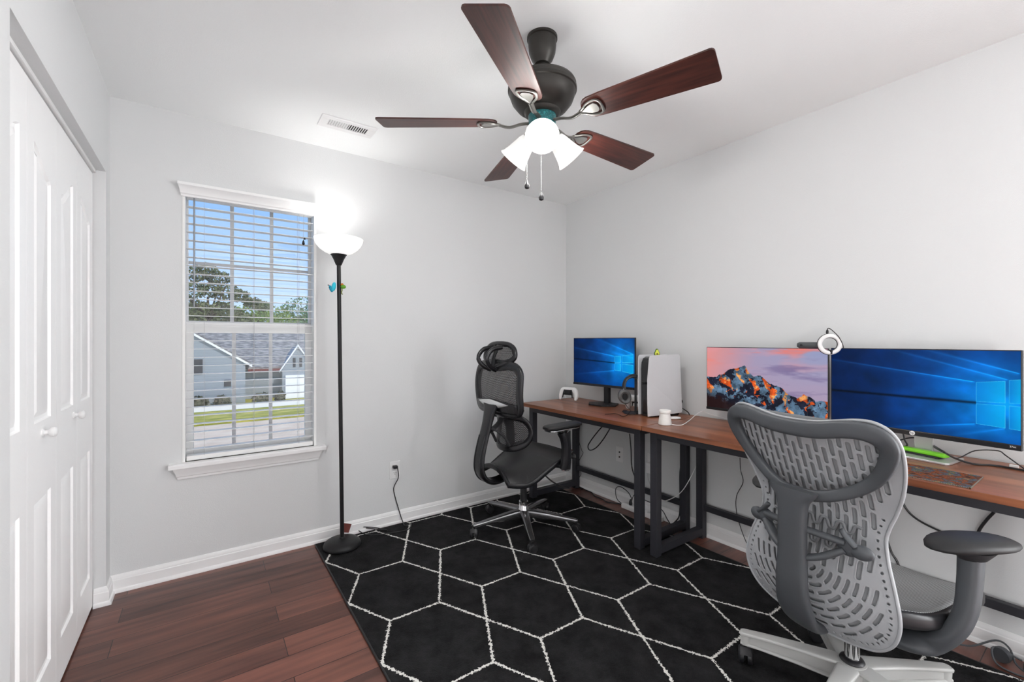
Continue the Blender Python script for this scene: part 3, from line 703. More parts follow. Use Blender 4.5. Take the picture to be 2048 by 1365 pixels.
# ================================================================ WALL OUTLETS
def outlet_plate(label, org, ux, uz, un, kind):
    t = thing('wall_outlet', label, 'outlet', org)
    ux, uz, un = Vector(ux), Vector(uz), Vector(un); o = Vector(org)
    T = Matrix((ux, uz, un)).transposed().to_4x4(); T.translation = o
    m = M().box(-0.036, 0.036, -0.058, 0.058, 0.0003, 0.006, T)
    obj('cover_plate', m, 'white', t, smooth=0, bevel=0.002)
    for s in (-1, 1):
        if kind == 'duplex':
            m = M().lathe([(0.0165, 0.004), (0.0165, 0.0072)], T @ Matrix.Translation((0, s * 0.0195, 0)) @ Matrix.Diagonal((1, 0.86, 1, 1)), 20)
            rc = obj('receptacle', m, 'white', t)
            m = M().box(-0.0075, -0.005, s * 0.0195 - 0.002, s * 0.0195 + 0.007, 0.0065, 0.0075, T).box(0.005, 0.0075, s * 0.0195 - 0.002, s * 0.0195 + 0.006, 0.0065, 0.0075, T)
            m.lathe([(0.0028, 0.0065), (0.0028, 0.0075)], T @ Matrix.Translation((0, s * 0.0195 - 0.008, 0)), 10)
            obj('slot', m, 'blackmatte', rc, smooth=0)
        else:
            m = M().lathe([(0.006, 0.005), (0.006, 0.009), (0.004, 0.012)], T @ Matrix.Translation((0, s * 0.019, 0)), 14)
            obj('jack', m, 'blackmatte', t)
    return t
outlet_plate('white duplex outlet with a black plug, on the grey wall right of the lamp', (1.056, YB, 0.364), (1, 0, 0), (0, 0, 1), (0, -1, 0), 'duplex')
outlet_plate('white wall plate with two dark jacks under the left desk', (XR, 2.280, 0.367), (0, -1, 0), (0, 0, 1), (-1, 0, 0), 'jack')
outlet_plate('white outlet behind the middle desk legs with a white adapter in it', (XR, 1.985, 0.372), (0, -1, 0), (0, 0, 1), (-1, 0, 0), 'duplex')
m = M().box(XR - 0.045, XR - 0.008, 1.965, 2.005, 0.30, 0.375)
single('power_adapter', m, 'white', 'white plug-in adapter on the outlet behind the desk legs', 'adapter', smooth=0, bevel=0.005)

# ================================================================ DESKS
def desk(label, y0, y1, legs, rail):
    t = thing('desk', label, 'desk', ((2.02 + 2.60) / 2, (y0 + y1) / 2, ZR), 0, None)
    m = M().box(2.02, 2.60, y0, y1, ZD - 0.025, ZD)
    obj('desktop', m, 'desktop', t, smooth=0, bevel=0.0015)
    zt_ = ZD - 0.0255; w_ = 0.045
    for (ya, yb) in legs:
        for x0, z0 in ((2.090, ZR + 0.0012), (2.545, 0.0)):
            m = M().box(x0, x0 + w_, ya, yb, z0 if x0 < 2.4 else 0.0005, zt_)
            obj('leg', m, 'steel', t, smooth=0, bevel=0.002)
        m = M().box(2.135, 2.545, ya + 0.001, yb - 0.001, ZR + 0.012, ZR + 0.057)
        obj('foot_rail', m, 'steel', t, smooth=0, bevel=0.002)
        m = M().box(2.135, 2.545, ya + 0.001, yb - 0.001, zt_ - 0.045, zt_)
        obj('end_apron', m, 'steel', t, smooth=0, bevel=0.002)
    ya, yb = legs[0][1], legs[1][0]
    obj('front_apron', M().box(2.0905, 2.134, ya, yb, zt_ - 0.047, zt_), 'steel', t, smooth=0, bevel=0.002)
    obj('back_rail', M().box(2.556, 2.586, ya, yb, rail, rail + 0.036), 'steel', t, smooth=0, bevel=0.002)
    return t
desk('walnut top desk with black steel frame in the far corner', 1.609, 2.760, [(1.673, 1.718), (2.700, 2.745)], 0.155)
desk('long walnut top desk with black steel frame nearest the camera, grey chair before it', 0.05, 1.604, [(0.090, 0.135), (1.558, 1.603)], 0.176)

# ================================================================ MONITORS
def screen_mat(name, strength=1.0):
    m = bpy.data.materials.new(name); m.use_nodes = True; nt = m.node_tree; b = nt.nodes['Principled BSDF']
    a = nd(nt, 'ShaderNodeVertexColor'); a.layer_name = 'picture'
    b.inputs['Base Color'].default_value = (0.003, 0.003, 0.003, 1); b.inputs['Roughness'].default_value = 0.3; b.inputs['Specular IOR Level'].default_value = 0.08
    nt.links.new(a.outputs['Color'], b.inputs['Emission Color']); b.inputs['Emission Strength'].default_value = strength
    return m
def lin(a):
    a = np.clip(a, 0, 255) / 255.0
    return np.where(a <= 0.04045, a / 12.92, ((a + 0.055) / 1.055) ** 2.4)
def picture_mesh(name, T, w, h, img, parent):
    """emissive panel: img[row from top][col] rgb 0..255 on a w x h plane; local x right, z up, facing -y"""
    nh, nw = img.shape[:2]
    xs = np.linspace(-w / 2, w / 2, nw + 1); zs = np.linspace(h, 0, nh + 1)
    V = np.zeros(((nh + 1) * (nw + 1), 3)); V[:, 0] = np.tile(xs, nh + 1); V[:, 2] = np.repeat(zs, nw + 1)
    Mx = np.array(WM[parent.name].inverted() @ T); V = V @ Mx[:3, :3].T + Mx[:3, 3]
    i = np.arange(nh * nw); r, c = i // nw, i % nw; a = r * (nw + 1) + c
    Fc = np.stack([a, a + nw + 1, a + nw + 2, a + 1], 1)
    me = bpy.data.meshes.new(name); me.vertices.add(len(V)); me.vertices.foreach_set('co', V.ravel())
    me.loops.add(Fc.size); me.loops.foreach_set('vertex_index', Fc.ravel()); me.polygons.add(len(Fc)); me.polygons.foreach_set('loop_start', np.arange(0, Fc.size, 4))
    me.update(calc_edges=True)
    ca = me.color_attributes.new('picture', 'FLOAT_COLOR', 'CORNER')
    col = np.ones((len(Fc), 4, 4), np.float32); col[:, :, :3] = lin(img.reshape(-1, 3))[:, None, :]
    ca.data.foreach_set('color', col.ravel())
    o = bpy.data.objects.new(name, me); C.objects.link(o); o.parent = parent; WM[o.name] = WM[parent.name]
    me.materials.append(MT['screen'])
    return o
MT['screen'] = screen_mat('lit_screen', 0.92)
def fbm(nx, ny, sx, sy, oct_=5, seed=0, gain=0.5):
    g = np.random.default_rng(seed); out = np.zeros((ny, nx)); amp = 1.0
    for k in range(oct_):
        cx, cy = max(2, int(sx * 2 ** k)) + 2, max(2, int(sy * 2 ** k)) + 2
        q = g.random((cy, cx)); x = np.linspace(0, cx - 1.001, nx); y = np.linspace(0, cy - 1.001, ny)
        xi, yi = x.astype(int), y.astype(int); fx, fy = x - xi, y - yi
        fx = fx * fx * (3 - 2 * fx); fy = (fy * fy * (3 - 2 * fy))[:, None]
        out += amp * ((q[yi][:, xi] * (1 - fx) + q[yi][:, xi + 1] * fx) * (1 - fy) + (q[yi + 1][:, xi] * (1 - fx) + q[yi + 1][:, xi + 1] * fx) * fy)
        amp *= gain
    out -= out.min(); return out / out.max()
def beams(nw, nh, asp, panes, lines, bar, seed):
    """dark blue desktop: four bright panes seen at an angle, soft beams leaving their corners to the left"""
    X, Y = np.meshgrid((np.arange(nw) + .5) / nw, (np.arange(nh) + .5) / nh)
    px = sum(p[0] + p[1] for p in panes) / (2 * len(panes)); py = sum(p[2] + p[4] for p in panes) / (2 * len(panes))
    d = np.hypot((X - px) * asp, (Y - py) * 1.1)
    img = np.zeros((nh, nw, 3)) + np.array([0, 22, 62])
    img += np.exp(-(d / 1.05) ** 2)[..., None] * np.array([0, 52, 104]) + np.exp(-(d / 0.40) ** 1.4)[..., None] * np.array([0, 84, 92])
    img *= (0.80 + 0.40 * fbm(nw, nh, 6, 4, 5, seed))[..., None]
    for x0, y0, x1, y1, wd, st in lines:             # from a pane corner outwards
        ex, ey = (x1 - x0) * asp, y1 - y0; L_ = math.hypot(ex, ey)
        t = ((X - x0) * asp * ex + (Y - y0) * ey) / L_ ** 2; q = ((X - x0) * asp * ey - (Y - y0) * ex) / L_
        w_ = wd * (0.35 + 1.3 * np.clip(t, 0, 1.5))
        g = np.where(q > 0, np.exp(-(q / (w_ * 5)) ** 2) * 0.45, 0) + np.exp(-(q / w_) ** 2)
        img += (g * st * np.clip(t * 40, 0, 1) * np.exp(-np.clip(t, 0, 9) * 1.9))[..., None] * np.array([30, 150, 215])
    bx1, by0, by1, bw, bd = bar
    f = np.clip(X / bx1, 0, 1); img *= (1 - bd * np.exp(-((Y - (by0 + (by1 - by0) * f)) / bw) ** 2) * (X < bx1))[..., None]
    for x0, x1, t0, t1, b0, b1 in panes:             # left x, right x, top at each end, bottom at each end
        f = np.clip((X - x0) / (x1 - x0), 0, 1); t = t0 + (t1 - t0) * f; b = b0 + (b1 - b0) * f
        ins = (X > x0) & (X < x1) & (Y > t) & (Y < b)
        dd = np.minimum(np.minimum((X - x0) * asp, np.where(x1 > 0.995, 9, (x1 - X) * asp)), np.minimum(Y - t, b - Y))
        fill = np.stack([0 * f, 140 + 50 * f, 232 + 20 * f], -1)
        img[ins] = img[ins] * 0.25 + fill[ins] * 0.75
        e_ = ins & (dd < 2.4 / nh); img[e_] = img[e_] * 0.35 + np.array([96, 222, 255]) * 0.65
    return img
def half_size(fn, *a):
    im = np.clip(fn(*a), 0, 255); return (im[0::2, 0::2] + im[1::2, 0::2] + im[0::2, 1::2] + im[1::2, 1::2]) / 4
def mountain(nw, nh):
    """dusk sky over a rugged snowy ridge, warm light on some faces"""
    X, Y = np.meshgrid((np.arange(nw) + .5) / nw, (np.arange(nh) + .5) / nh)
    mixc = lambda a, b, k: a * (1 - k[..., None]) + np.array(b) * k[..., None]
    img = np.zeros((nh, nw, 3)) + np.array([176, 158, 186])
    img = mixc(img, [242, 150, 142], np.clip(1.0 - X * 2.2 - (Y - 0.2) * 0.4, 0, 1) * 0.85)
    img = mixc(img, [150, 164, 204], np.clip(X * 1.5 - 0.4, 0, 1) * np.clip(1.1 - Y * 1.6, 0, 1) * 0.75)
    c = fbm(nw, nh, 2.0, 7, 5, 3, 0.55); c2 = fbm(nw, nh, 2.6, 9, 5, 8, 0.55); c3 = fbm(nw, nh, 3, 6, 4, 17)
    img = mixc(img, [255, 126, 108], np.clip((c - 0.48) * 4, 0, 1) * np.clip(1 - Y / 0.34, 0, 1) * 0.8)
    img = mixc(img, [232, 158, 168], np.clip((c3 - 0.5) * 4, 0, 1) * np.clip(1 - Y / 0.6, 0, 1) * 0.5)
    img = mixc(img, [122, 108, 152], np.clip((c2 - 0.44) * 4, 0, 1) * np.clip(X * 1.7 - 0.2, 0, 1) * np.clip((Y - 0.05) * 4, 0, 1) * 0.75)
    xs = np.array([0, .10, .14, .19, .235, .30, .36, .40, .44, .50, .52, .56, .62, .67, .71, .79, .83, .88, .93, 1.0])
    ys = np.array([.50, .48, .45, .40, .34, .33, .28, .38, .45, .43, .46, .52, .56, .60, .66, .72, .66, .70, .73, .72])
    r0 = np.interp(X[0], xs, ys) + (fbm(nw, 8, 24, 1, 4, 5)[3] - 0.5) * 0.045
    mt = Y > r0[None, :]
    wx = fbm(nw, nh, 7, 7, 4, 51) - 0.5; sl = (Y - r0[None, :])
    # spurs run down from the ridge; light catches one side of each
    ph = (X + 0.10 * wx - 0.30 * sl) * 7.0 + 0.8 * fbm(nw, nh, 4, 4, 4, 52)
    spur = np.abs(((ph) % 1.0) - 0.5) * 2; face = (ph % 1.0) < 0.45
    rough = fbm(nw, nh, 22, 12, 5, 33, 0.62); sn = fbm(nw, nh, 16, 9, 5, 44, 0.66)
    lit = face & (rough + 0.35 * spur > 0.52 + sl * 0.9) & (sl < 0.46)
    snow = (sn > 0.50) & ~lit
    body = np.where(snow[..., None], np.array([104, 136, 166]), np.array([34, 38, 58])) * (0.45 + 0.85 * rough)[..., None]
    warm = np.where((sn > 0.58)[..., None], np.array([252, 172, 100]), np.array([226, 92, 38])) * (0.50 + 0.75 * rough)[..., None]
    body[lit] = warm[lit]
    low_ = np.clip((Y - (0.70 + 0.42 * X)) * 9 + (rough - 0.5) * 2, 0, 1) * np.clip(1.3 - X * 2.0, 0, 1)
    body = mixc(body, [38, 20, 22], low_)
    img[mt] = np.clip(body, 0, 255)[mt]
    return img
def text(body, T, size, material, parent, name='lettering'):
    cu = bpy.data.curves.new(name, 'FONT'); cu.body = body; cu.size = size; cu.align_x = 'CENTER'; cu.align_y = 'CENTER'; cu.extrude = 0.0002
    o = bpy.data.objects.new(name, cu); C.objects.link(o); cu.materials.append(MT[material])
    me = bpy.data.meshes.new_from_object(o); bpy.data.objects.remove(o)
    me.transform(WM[parent.name].inverted() @ T @ Matrix.Rotation(R(90), 4, 'X'))
    o = bpy.data.objects.new(name, me); C.objects.link(o)
    if not me.materials: me.materials.append(MT[material])
    o.parent = parent; WM[o.name] = WM[parent.name]
    return o
def monitor(label, L, Rr, z0, z1, img, chin, stand, bez=0.006, back_w=0.035):
    """L, Rr: world xy of the left and right ends of the panel front"""
    L, Rr = Vector((*L, 0)), Vector((*Rr, 0)); mid = (L + Rr) / 2; w_ = (Rr - L).length
    ang = math.atan2(Rr.y - L.y, Rr.x - L.x)
    t = thing('monitor', label, 'monitor', (mid.x, mid.y, ZD))
    T = Matrix.Translation((mid.x, mid.y, z0)) @ Matrix.Rotation(ang, 4, 'Z')      # local: x right along the panel, -y towards the viewer
    h_ = z1 - z0
    m = M().box(-w_ / 2, w_ / 2, 0.0, 0.014, 0, h_, T)
    obj('panel', m, 'black', t, smooth=0, bevel=0.002)
    m = M().box(-w_ * 0.36, w_ * 0.36, 0.0145, back_w, h_ * 0.12, h_ * 0.72, T)
    obj('back_cover', m, 'blackmatte', t, smooth=0, bevel=0.008)
    picture_mesh('screen', T @ Matrix.Translation((0, -0.0006, chin)), w_ - 2 * bez, h_ - chin - bez, img, t)
    m = M().box(-w_ / 2, w_ / 2, -0.004, 0.0, 0, chin - 0.001, T)
    ch = obj('bezel', m, 'blacksoft', t, smooth=0, bevel=0.0015)
    stand(t, T, ch, w_, h_)
    return t, T
# small monitor on the corner desk, six-sided black foot
def stand_hex(t, T, ch, w_, h_):
    z = ZD - T.translation.z
    m = M().prism([(-0.125, -0.035), (-0.06, -0.115), (0.06, -0.115), (0.125, -0.035), (0.07, 0.075), (-0.07, 0.075)], z + 0.0003, z + 0.011, lambda a, b, d: T @ Vector((a, b + 0.03, d)))
    obj('stand_base', m, 'black', t, smooth=0, bevel=0.002)
    m = M().prism([(-0.024, 0.045), (0.024, 0.045), (0.020, 0.078), (-0.020, 0.078)], z + 0.011, 0.16, lambda a, b, d: T @ Vector((a, b, d)))
    obj('stand_neck', m, 'black', t, smooth=0, bevel=0.004)
P1 = [(.70, .795, .375, .365, .508, .508), (.815, .985, .360, .325, .508, .505), (.70, .795, .528, .530, .675, .685), (.815, .985, .532, .540, .690, .735)]
LN1 = [(.70, .375, 0, .20, .012, .55), (.985, .325, .45, .02, .016, .5), (.70, .675, .1, .80, .012, .4), (.985, .40, .70, .30, .02, .6)]
monitor('smaller monitor showing a blue desktop, on the corner desk left of the white console', (2.428, 2.600), (2.470, 2.020), 0.893, 1.262, half_size(beams, 440, 264, 1.66, P1, LN1, (.70, .46, .518, .012, .6), 1), 0.018, stand_hex, bez=0.005)
def stand_plain(t, T, ch, w_, h_):
    z = ZD - T.translation.z
    obj('stand_base', M().box(-0.11, 0.11, -0.05, 0.12, z + 0.0003, z + 0.01, T), 'black', t, smooth=0, bevel=0.003)
    obj('stand_neck', M().box(-0.025, 0.025, 0.036, 0.055, z + 0.01, 0.16, T), 'black', t, smooth=0, bevel=0.003)
monitor('monitor showing a snowy mountain at dusk, between the white console and the big blue monitor', (2.457, 1.478), (2.457, 0.853), 0.834, 1.203, half_size(mountain, 720, 420), 0.015, stand_plain, bez=0.003)
def stand_silver(t, T, ch, w_, h_):
    z = ZD - T.translation.z
    m = M(); ring = [(-0.135, -0.075), (0.135, -0.075), (0.145, -0.065), (0.145, 0.085), (0.135, 0.095), (-0.135, 0.095), (-0.145, 0.085), (-0.145, -0.065)]
    m.prism(ring, z + 0.0003, z + 0.009, lambda a, b, d: T @ Vector((a - 0.012, b, d)))
    obj('stand_base', m, 'alu', t, smooth=0, bevel=0.002)
    m = M().prism([(-0.006, z + 0.009), (0.050, z + 0.009), (0.058, 0.10), (-0.016, 0.10)], 0.040, 0.052, lambda a, b, d: T @ Vector((a, d, b)))
    obj('stand_neck', m, 'alu', t, smooth=0, bevel=0.003)
    m = M().lathe([(0.0092, 0.0), (0.0092, 0.0006)], T @ Matrix.Translation((-0.0, -0.0041, 0.0105)) @ Matrix.Rotation(R(90), 4, 'X'), 28)
    lg = obj('badge', m, 'white', ch)
    text('hp', T @ Matrix.Translation((0, -0.0050, 0.0112)), 0.0135, 'blackmatte', ch)
    text('27ec', T @ Matrix.Translation((w_ / 2 - 0.022, -0.0045, 0.0125)), 0.0085, 'white', ch)
P3 = [(.812, .938, .354, .325, .575, .565), (.953, 1.0, .312, .300, .562, .560), (.812, .938, .597, .592, .825, .838), (.953, 1.0, .590, .590, .840, .845)]
LN3 = [(.812, .354, .0, .15, .008, .62), (.953, .312, .30, -.05, .012, .42), (1.0, .24, .55, -.02, .012, .5), (.812, .825, .40, .98, .012, .40), (.938, .838, .62, 1.04, .02, .25)]
hpmon, T3 = monitor('large black bezel monitor with a blue desktop, right above the mouse pad', (2.465, 0.846), (2.397, 0.236), 0.843, 1.206, half_size(beams, 1000, 580, 1.72, P3, LN3, (.812, .585, .587, .016, .62), 4), 0.021, stand_silver, bez=0.004)
# ================================================================ THINGS ON THE DESKS
# ---- white upright game console
AX, NX = Vector((0.96, -0.28, 0)), Vector((0.28, 0.96, 0))
K0 = Vector((2.275, 1.762, ZD))
def kp(a, n, z): return K0 + AX * a + NX * n + Vector((0, 0, z))
con = thing('game_console', 'white upright game console with black core on the seam of the desks', 'game console', tuple(kp(0.13, 0.05, 0)))
pan = [(0.000, 0.006), (-0.004, 0.10), (-0.004, 0.24), (0.003, 0.372), (0.008, 0.387), (0.016, 0.391), (0.222, 0.396), (0.232, 0.392), (0.236, 0.380), (0.262, 0.034), (0.260, 0.024), (0.250, 0.018)]
for n0, sg in ((0.0, -1), (0.098, 1)):
    m = M().prism(pan, n0 - 0.0035, n0 + 0.0035, lambda a, b, d: kp(a, d + sg * 0.010 * (max(0, b - 0.2) / 0.19) ** 2, b))
    obj('side_panel', m, 'whitematte', con, smooth=0, bevel=0.003)
core = [(0.016, 0.0), (0.014, 0.30), (0.018, 0.345), (0.030, 0.370), (0.05, 0.380), (0.22, 0.384), (0.245, 0.02), (0.24, 0.0)]
m = M().prism(core, 0.006, 0.092, lambda a, b, d: kp(a, d, b))
obj('core', m, mat('console_gloss', (0.012, 0.012, 0.014, 1), 0.12), con, smooth=20, bevel=0.004)
obj('plug', M().prism([(0.0, 0.205), (0.02, 0.205), (0.02, 0.219), (0.0, 0.219)], 0.035, 0.055, lambda a, b, d: kp(a - 0.008, d, b)), 'black', con, smooth=0, bevel=0.002)
m = M().box(-0.008, 0.008, -0.006, 0.006, -0.009, 0.009, Matrix.Translation(kp(0.252, 0.02, 0.182)))
obj('rear_plug', m, 'black', con, smooth=0, bevel=0.001)
m = M().sweep(curve([kp(0.24, 0.03, 0.10), kp(0.265, 0.01, 0.098), kp(0.262, 0.0, 0.085), kp(0.248, 0.005, 0.078)], 5), 0.004, n=8)
obj('rear_cable', m, 'black', con)

# ---- avocado figure on the console
g0 = kp(0.098, 0.04, 0.3845)
av = thing('avocado_figure', 'tiny green avocado half standing on top of the white console', 'figurine', tuple(g0))
vd = Vector((-0.66, -0.75, 0)).normalized(); lt = Vector((0.75, -0.66, 0)).normalized()
def pear(m, sc, off, thick):
    pts = [(0, 0.0), (0.012, 0.001), (0.0185, 0.010), (0.018, 0.019), (0.013, 0.030), (0.009, 0.040), (0.005, 0.046), (0, 0.048)]
    prof = [(r * sc, (z - 0.018) * sc + 0.018) for r, z in pts]
    n = 28; vs = []
    for r, z in prof:
        for i in range(n):
            a = 2 * PI * i / n; vs.append(g0 + lt * (r * math.cos(a)) + vd * (r * math.sin(a) * thick + off) + Vector((0, 0, z)))
    m.add(vs, [(j * n + i, j * n + (i + 1) % n, (j + 1) * n + (i + 1) % n, (j + 1) * n + i) for j in range(len(prof) - 1) for i in range(n)])
    return m
obj('skin', pear(M(), 1.0, 0.0, 0.8), mat('avocado_skin', srgb(52, 98, 22), 0.45), av, smooth=60)
obj('flesh', pear(M(), 0.80, 0.010, 0.42), mat('avocado_flesh', srgb(206, 214, 70), 0.5), av, smooth=60)
obj('stone', M().ball(g0 + vd * 0.016 + Vector((0, 0, 0.015)), 0.0058, 14), mat('avocado_stone', srgb(120, 100, 30), 0.4), av)

# ---- game controllers
def controller(label, loc, rz, tilt):
    t = thing('game_controller', label, 'game controller', loc, rz, None)
    A = Matrix.Translation((0, 0, 0.003)) @ Matrix.Rotation(R(tilt), 4, 'X')
    m = M()
    for s in (-1, 1):
        g = curve([(s * 0.036, 0.004, 0.088), (s * 0.056, 0.006, 0.078), (s * 0.066, 0.006, 0.052), (s * 0.070, 0.002, 0.026), (s * 0.070, -0.004, 0.008)], 4)
        k = len(g); ra = [0.020 + 0.003 * math.sin(PI * i / (k - 1)) - 0.008 * (i / (k - 1)) ** 2 for i in range(k)]
        m.sweep([A @ p for p in g], ra, [r * 0.95 for r in ra], n=14, up=(0, 1, 0))
        m.ball(A @ Vector((s * 0.070, -0.004, 0.0095)), (0.0125, 0.0115, 0.010), 14)
        m.ball(A @ Vector((s * 0.044, 0.004, 0.086)), (0.024, 0.019, 0.017), 16)
    m.sweep([A @ Vector((-0.048, 0.003, 0.080)), A @ Vector((0.048, 0.003, 0.080))], 0.017, 0.024, n=16, up=(0, 0, 1), sq=0.7)
    obj('grip_shell', m, 'white', t, smooth=60, world=False)
    m = M()
    fp = [(-0.043, 0.094), (-0.02, 0.092), (0.02, 0.092), (0.043, 0.094), (0.050, 0.075), (0.052, 0.056), (0.056, 0.020), (0.050, 0.018), (0.044, 0.046), (0.034, 0.052), (-0.034, 0.052), (-0.044, 0.046), (-0.050, 0.018), (-0.056, 0.020), (-0.052, 0.056), (-0.050, 0.075)]
    fp = [(a * 0.82, b if b < 0.06 else b - 0.010) for a, b in fp]
    m.prism(fp, -0.0195, -0.010, lambda a, b, d: A @ Vector((a, d, b)))
    fpl = obj('face_plate', m, 'black', t, smooth=0, bevel=0.002, world=False)
    for s in (-1, 1):
        st = M().lathe([(0.005, 0), (0.005, 0.006), (0.0085, 0.008), (0.0085, 0.011)], A @ aim((s * 0.021, -0.019, 0.062), (0, -1, 0)), 18)
        obj('thumbstick', st, 'blackmatte', t, world=False)
    return t
controller('white game controller with black face, by the corner left of the small monitor', (2.405, 2.640, ZD), R(-72), -8)
controller('white game controller half hidden between the headphone stand and the console', (2.470, 1.995, ZD), R(115), -6)

# ---- headphones on their stand
HPX, HPY = 2.360, 1.926
st = thing('headphone_stand', 'black metal headphone stand with flat square foot beside the console', 'stand', (HPX, HPY, ZD))
HV, HL = Vector((-0.66, -0.75, 0)).normalized(), Vector((0.75, -0.66, 0)).normalized()
Tst = Matrix.Translation((HPX, HPY, ZD)) @ Matrix.Rotation(R(-40), 4, 'Z')
obj('foot', M().box(-0.080, 0.030, -0.055, 0.055, 0.0003, 0.005, Tst), 'blackmatte', st, smooth=0, bevel=0.001)
obj('pole', M().box(-0.0075, 0.0075, -0.004, 0.004, 0.005, 0.232, Tst), 'blackmatte', st, smooth=0, bevel=0.001)
obj('hook', M().box(-0.02, 0.02, -0.03, 0.03, 0.232, 0.236, Tst), 'blackmatte', st, smooth=0, bevel=0.001)
hc = Vector((HPX, HPY, ZD + 0.180)) - HL * 0.010
hd = thing('headphones', 'black over ear headphones hanging on the stand in front of the small monitor', 'headphones', tuple(hc))
def hpp(x, d, z): return hc + HL * x + HV * d + Vector((0, 0, z))
band = curve([hpp(-0.066, 0.01, -0.020), hpp(-0.066, 0.004, 0.012), hpp(-0.046, 0, 0.050), hpp(0.0, 0, 0.071), hpp(0.046, 0, 0.050), hpp(0.066, 0.004, 0.012), hpp(0.066, 0.01, -0.020)], 6)
obj('headband', M().sweep(band, 0.013, 0.0045, n=12, up=hc - band[0]), 'black', hd)
obj('headband_pad', M().sweep(curve([hpp(-0.036, 0, 0.049), hpp(0, 0, 0.0625), hpp(0.036, 0, 0.049)], 5), 0.010, 0.005, n=12, up=(0, 0, 1)), 'blackmatte', hd)
for s in (-1, 1):
    cd = (HV + HL * (-0.25 * s) * (1 if s < 0 else 1) + Vector((0, 0, -0.12))).normalized()
    cp = hpp(s * 0.062, 0.0, -0.072)
    A = aim(cp, cd if s < 0 else -HL)
    if s > 0: A = aim(hpp(0.066, -0.02, -0.066), -HL)
    m = M().lathe([(0.010, -0.034), (0.038, -0.028), (0.047, -0.012), (0.048, 0.0)], A @ Matrix.Diagonal((0.88, 1.08, 1, 1)), 36)
    cup = obj('ear_cup', m, 'black', hd, smooth=50)
    m = M().lathe([(0.024, 0.0), (0.022, 0.008), (0.028, 0.018), (0.038, 0.020), (0.047, 0.011), (0.048, 0.0)], A @ Matrix.Diagonal((0.88, 1.08, 1, 1)), 36, cap=False)
    ins = M().lathe([(0.026, 0.003), (0.012, 0.005), (0.001, 0.0055)], A @ Matrix.Diagonal((0.88, 1.08, 1, 1)), 30); obj('driver_cover', ins, 'blackmatte', cup)
    obj('ear_pad', m, mat('ear_pad_%d' % s, (0.13, 0.13, 0.13, 1), 0.5), cup, smooth=50)
    m = M().sweep(curve([hpp(s * 0.066, 0.008, -0.016), hpp(s * 0.072, 0.004, -0.036), hpp(s * 0.070, 0, -0.05)], 4), 0.008, 0.004, n=10)
    obj('yoke', m, 'silver', hd)
hcord = curve([hpp(-0.062, 0.0, -0.116), hpp(-0.045, 0.03, -0.140), Vector((*(hpp(-0.03, 0.05, 0).xy), ZD + 0.020)), Vector((*(hpp(-0.055, 0.08, 0).xy), ZD + 0.004)), Vector((*(hpp(-0.02, 0.10, 0).xy), ZD + 0.004)), Vector((*(hpp(0.01, 0.07, 0).xy), ZD + 0.02)), hpp(0.03, 0.05, -0.10), hpp(0.05, 0.05, -0.03), hpp(0.062, 0.045, 0.028), kp(-0.012, 0.045, 0.212)], 6)
single('headphone_cable', M().sweep(hcord, 0.0021, n=7), 'black', 'thin black cable looping from the headphones over the desk into the console front', 'cable')
cpts = [onz(1172, 833, ZD + 0.003), onz(1205, 828, ZD + 0.003), onz(1225, 829, ZD + 0.003), onz(1240, 827, ZD + 0.003), onz(1250, 832, ZD + 0.003)]
cpts = [onz(1210, 829, ZD + 0.0025), onz(1232, 828, ZD + 0.0025), onz(1246, 833, ZD + 0.0025), onz(1256, 829, ZD + 0.0025), onz(1254, 822, ZD + 0.0025), onz(1246, 821, ZD + 0.0025)]
single('desk_cable', M().sweep(curve(cpts, 5), 0.0021, n=7), 'black', 'short black cable lying on the corner desk in front of the headphone stand', 'cable')

# ---- white jar, its cord, white puck
jx, jy, _ = onz(1330, 850, ZD)
T = Matrix.Translation((jx, jy, ZD))
j = thing('white_jar', 'small white lidded pot at the front left of the long desk', 'jar', (jx, jy, ZD))
obj('body', M().lathe([(0.033, 0.0003), (0.0365, 0.003), (0.0365, 0.008), (0.031, 0.050), (0.0285, 0.062), (0.0275, 0.066)], T, 48), 'ceramic', j)
obj('lid', M().lathe([(0.029, 0.0665), (0.033, 0.069), (0.034, 0.075), (0.0335, 0.081), (0.030, 0.085), (0.02, 0.0865)], T, 48), 'ceramic', j)
single('charging_cable', M().sweep(curve([(jx + 0.02, jy - 0.028, ZD + 0.004), onz(1362, 851, ZD + 0.003), onz(1378, 842, ZD + 0.010), onx(1392, 830, 2.50), onx(1405, 823, 2.56), onx(1418, 828, 2.585), (2.597, 1.40, ZD + 0.004)], 7), 0.0022, n=7), 'white', 'white cord running from the small white pot to the wall', 'cable')
px_, py_, _ = onz(1349, 838, ZD)
m = M().lathe([(0.026, 0.0003), (0.030, 0.004), (0.028, 0.009), (0.018, 0.012)], Matrix.Translation((px_, py_, ZD)) @ Matrix.Rotation(R(-30), 4, 'Z') @ Matrix.Diagonal((1.35, 0.9, 1, 1)), 30)
single('computer_mouse', m, 'white', 'flat white mouse on the desk just behind the small white pot', 'mouse', smooth=50)
single('power_cable', M().sweep(curve([kp(0.25, 0.02, 0.06), onx(1372, 822, 2.56), onx(1378, 828, 2.57), onx(1380, 838, 2.572)], 6), 0.0035, n=8), 'black', 'thick black cable curving down behind the white console', 'cable')

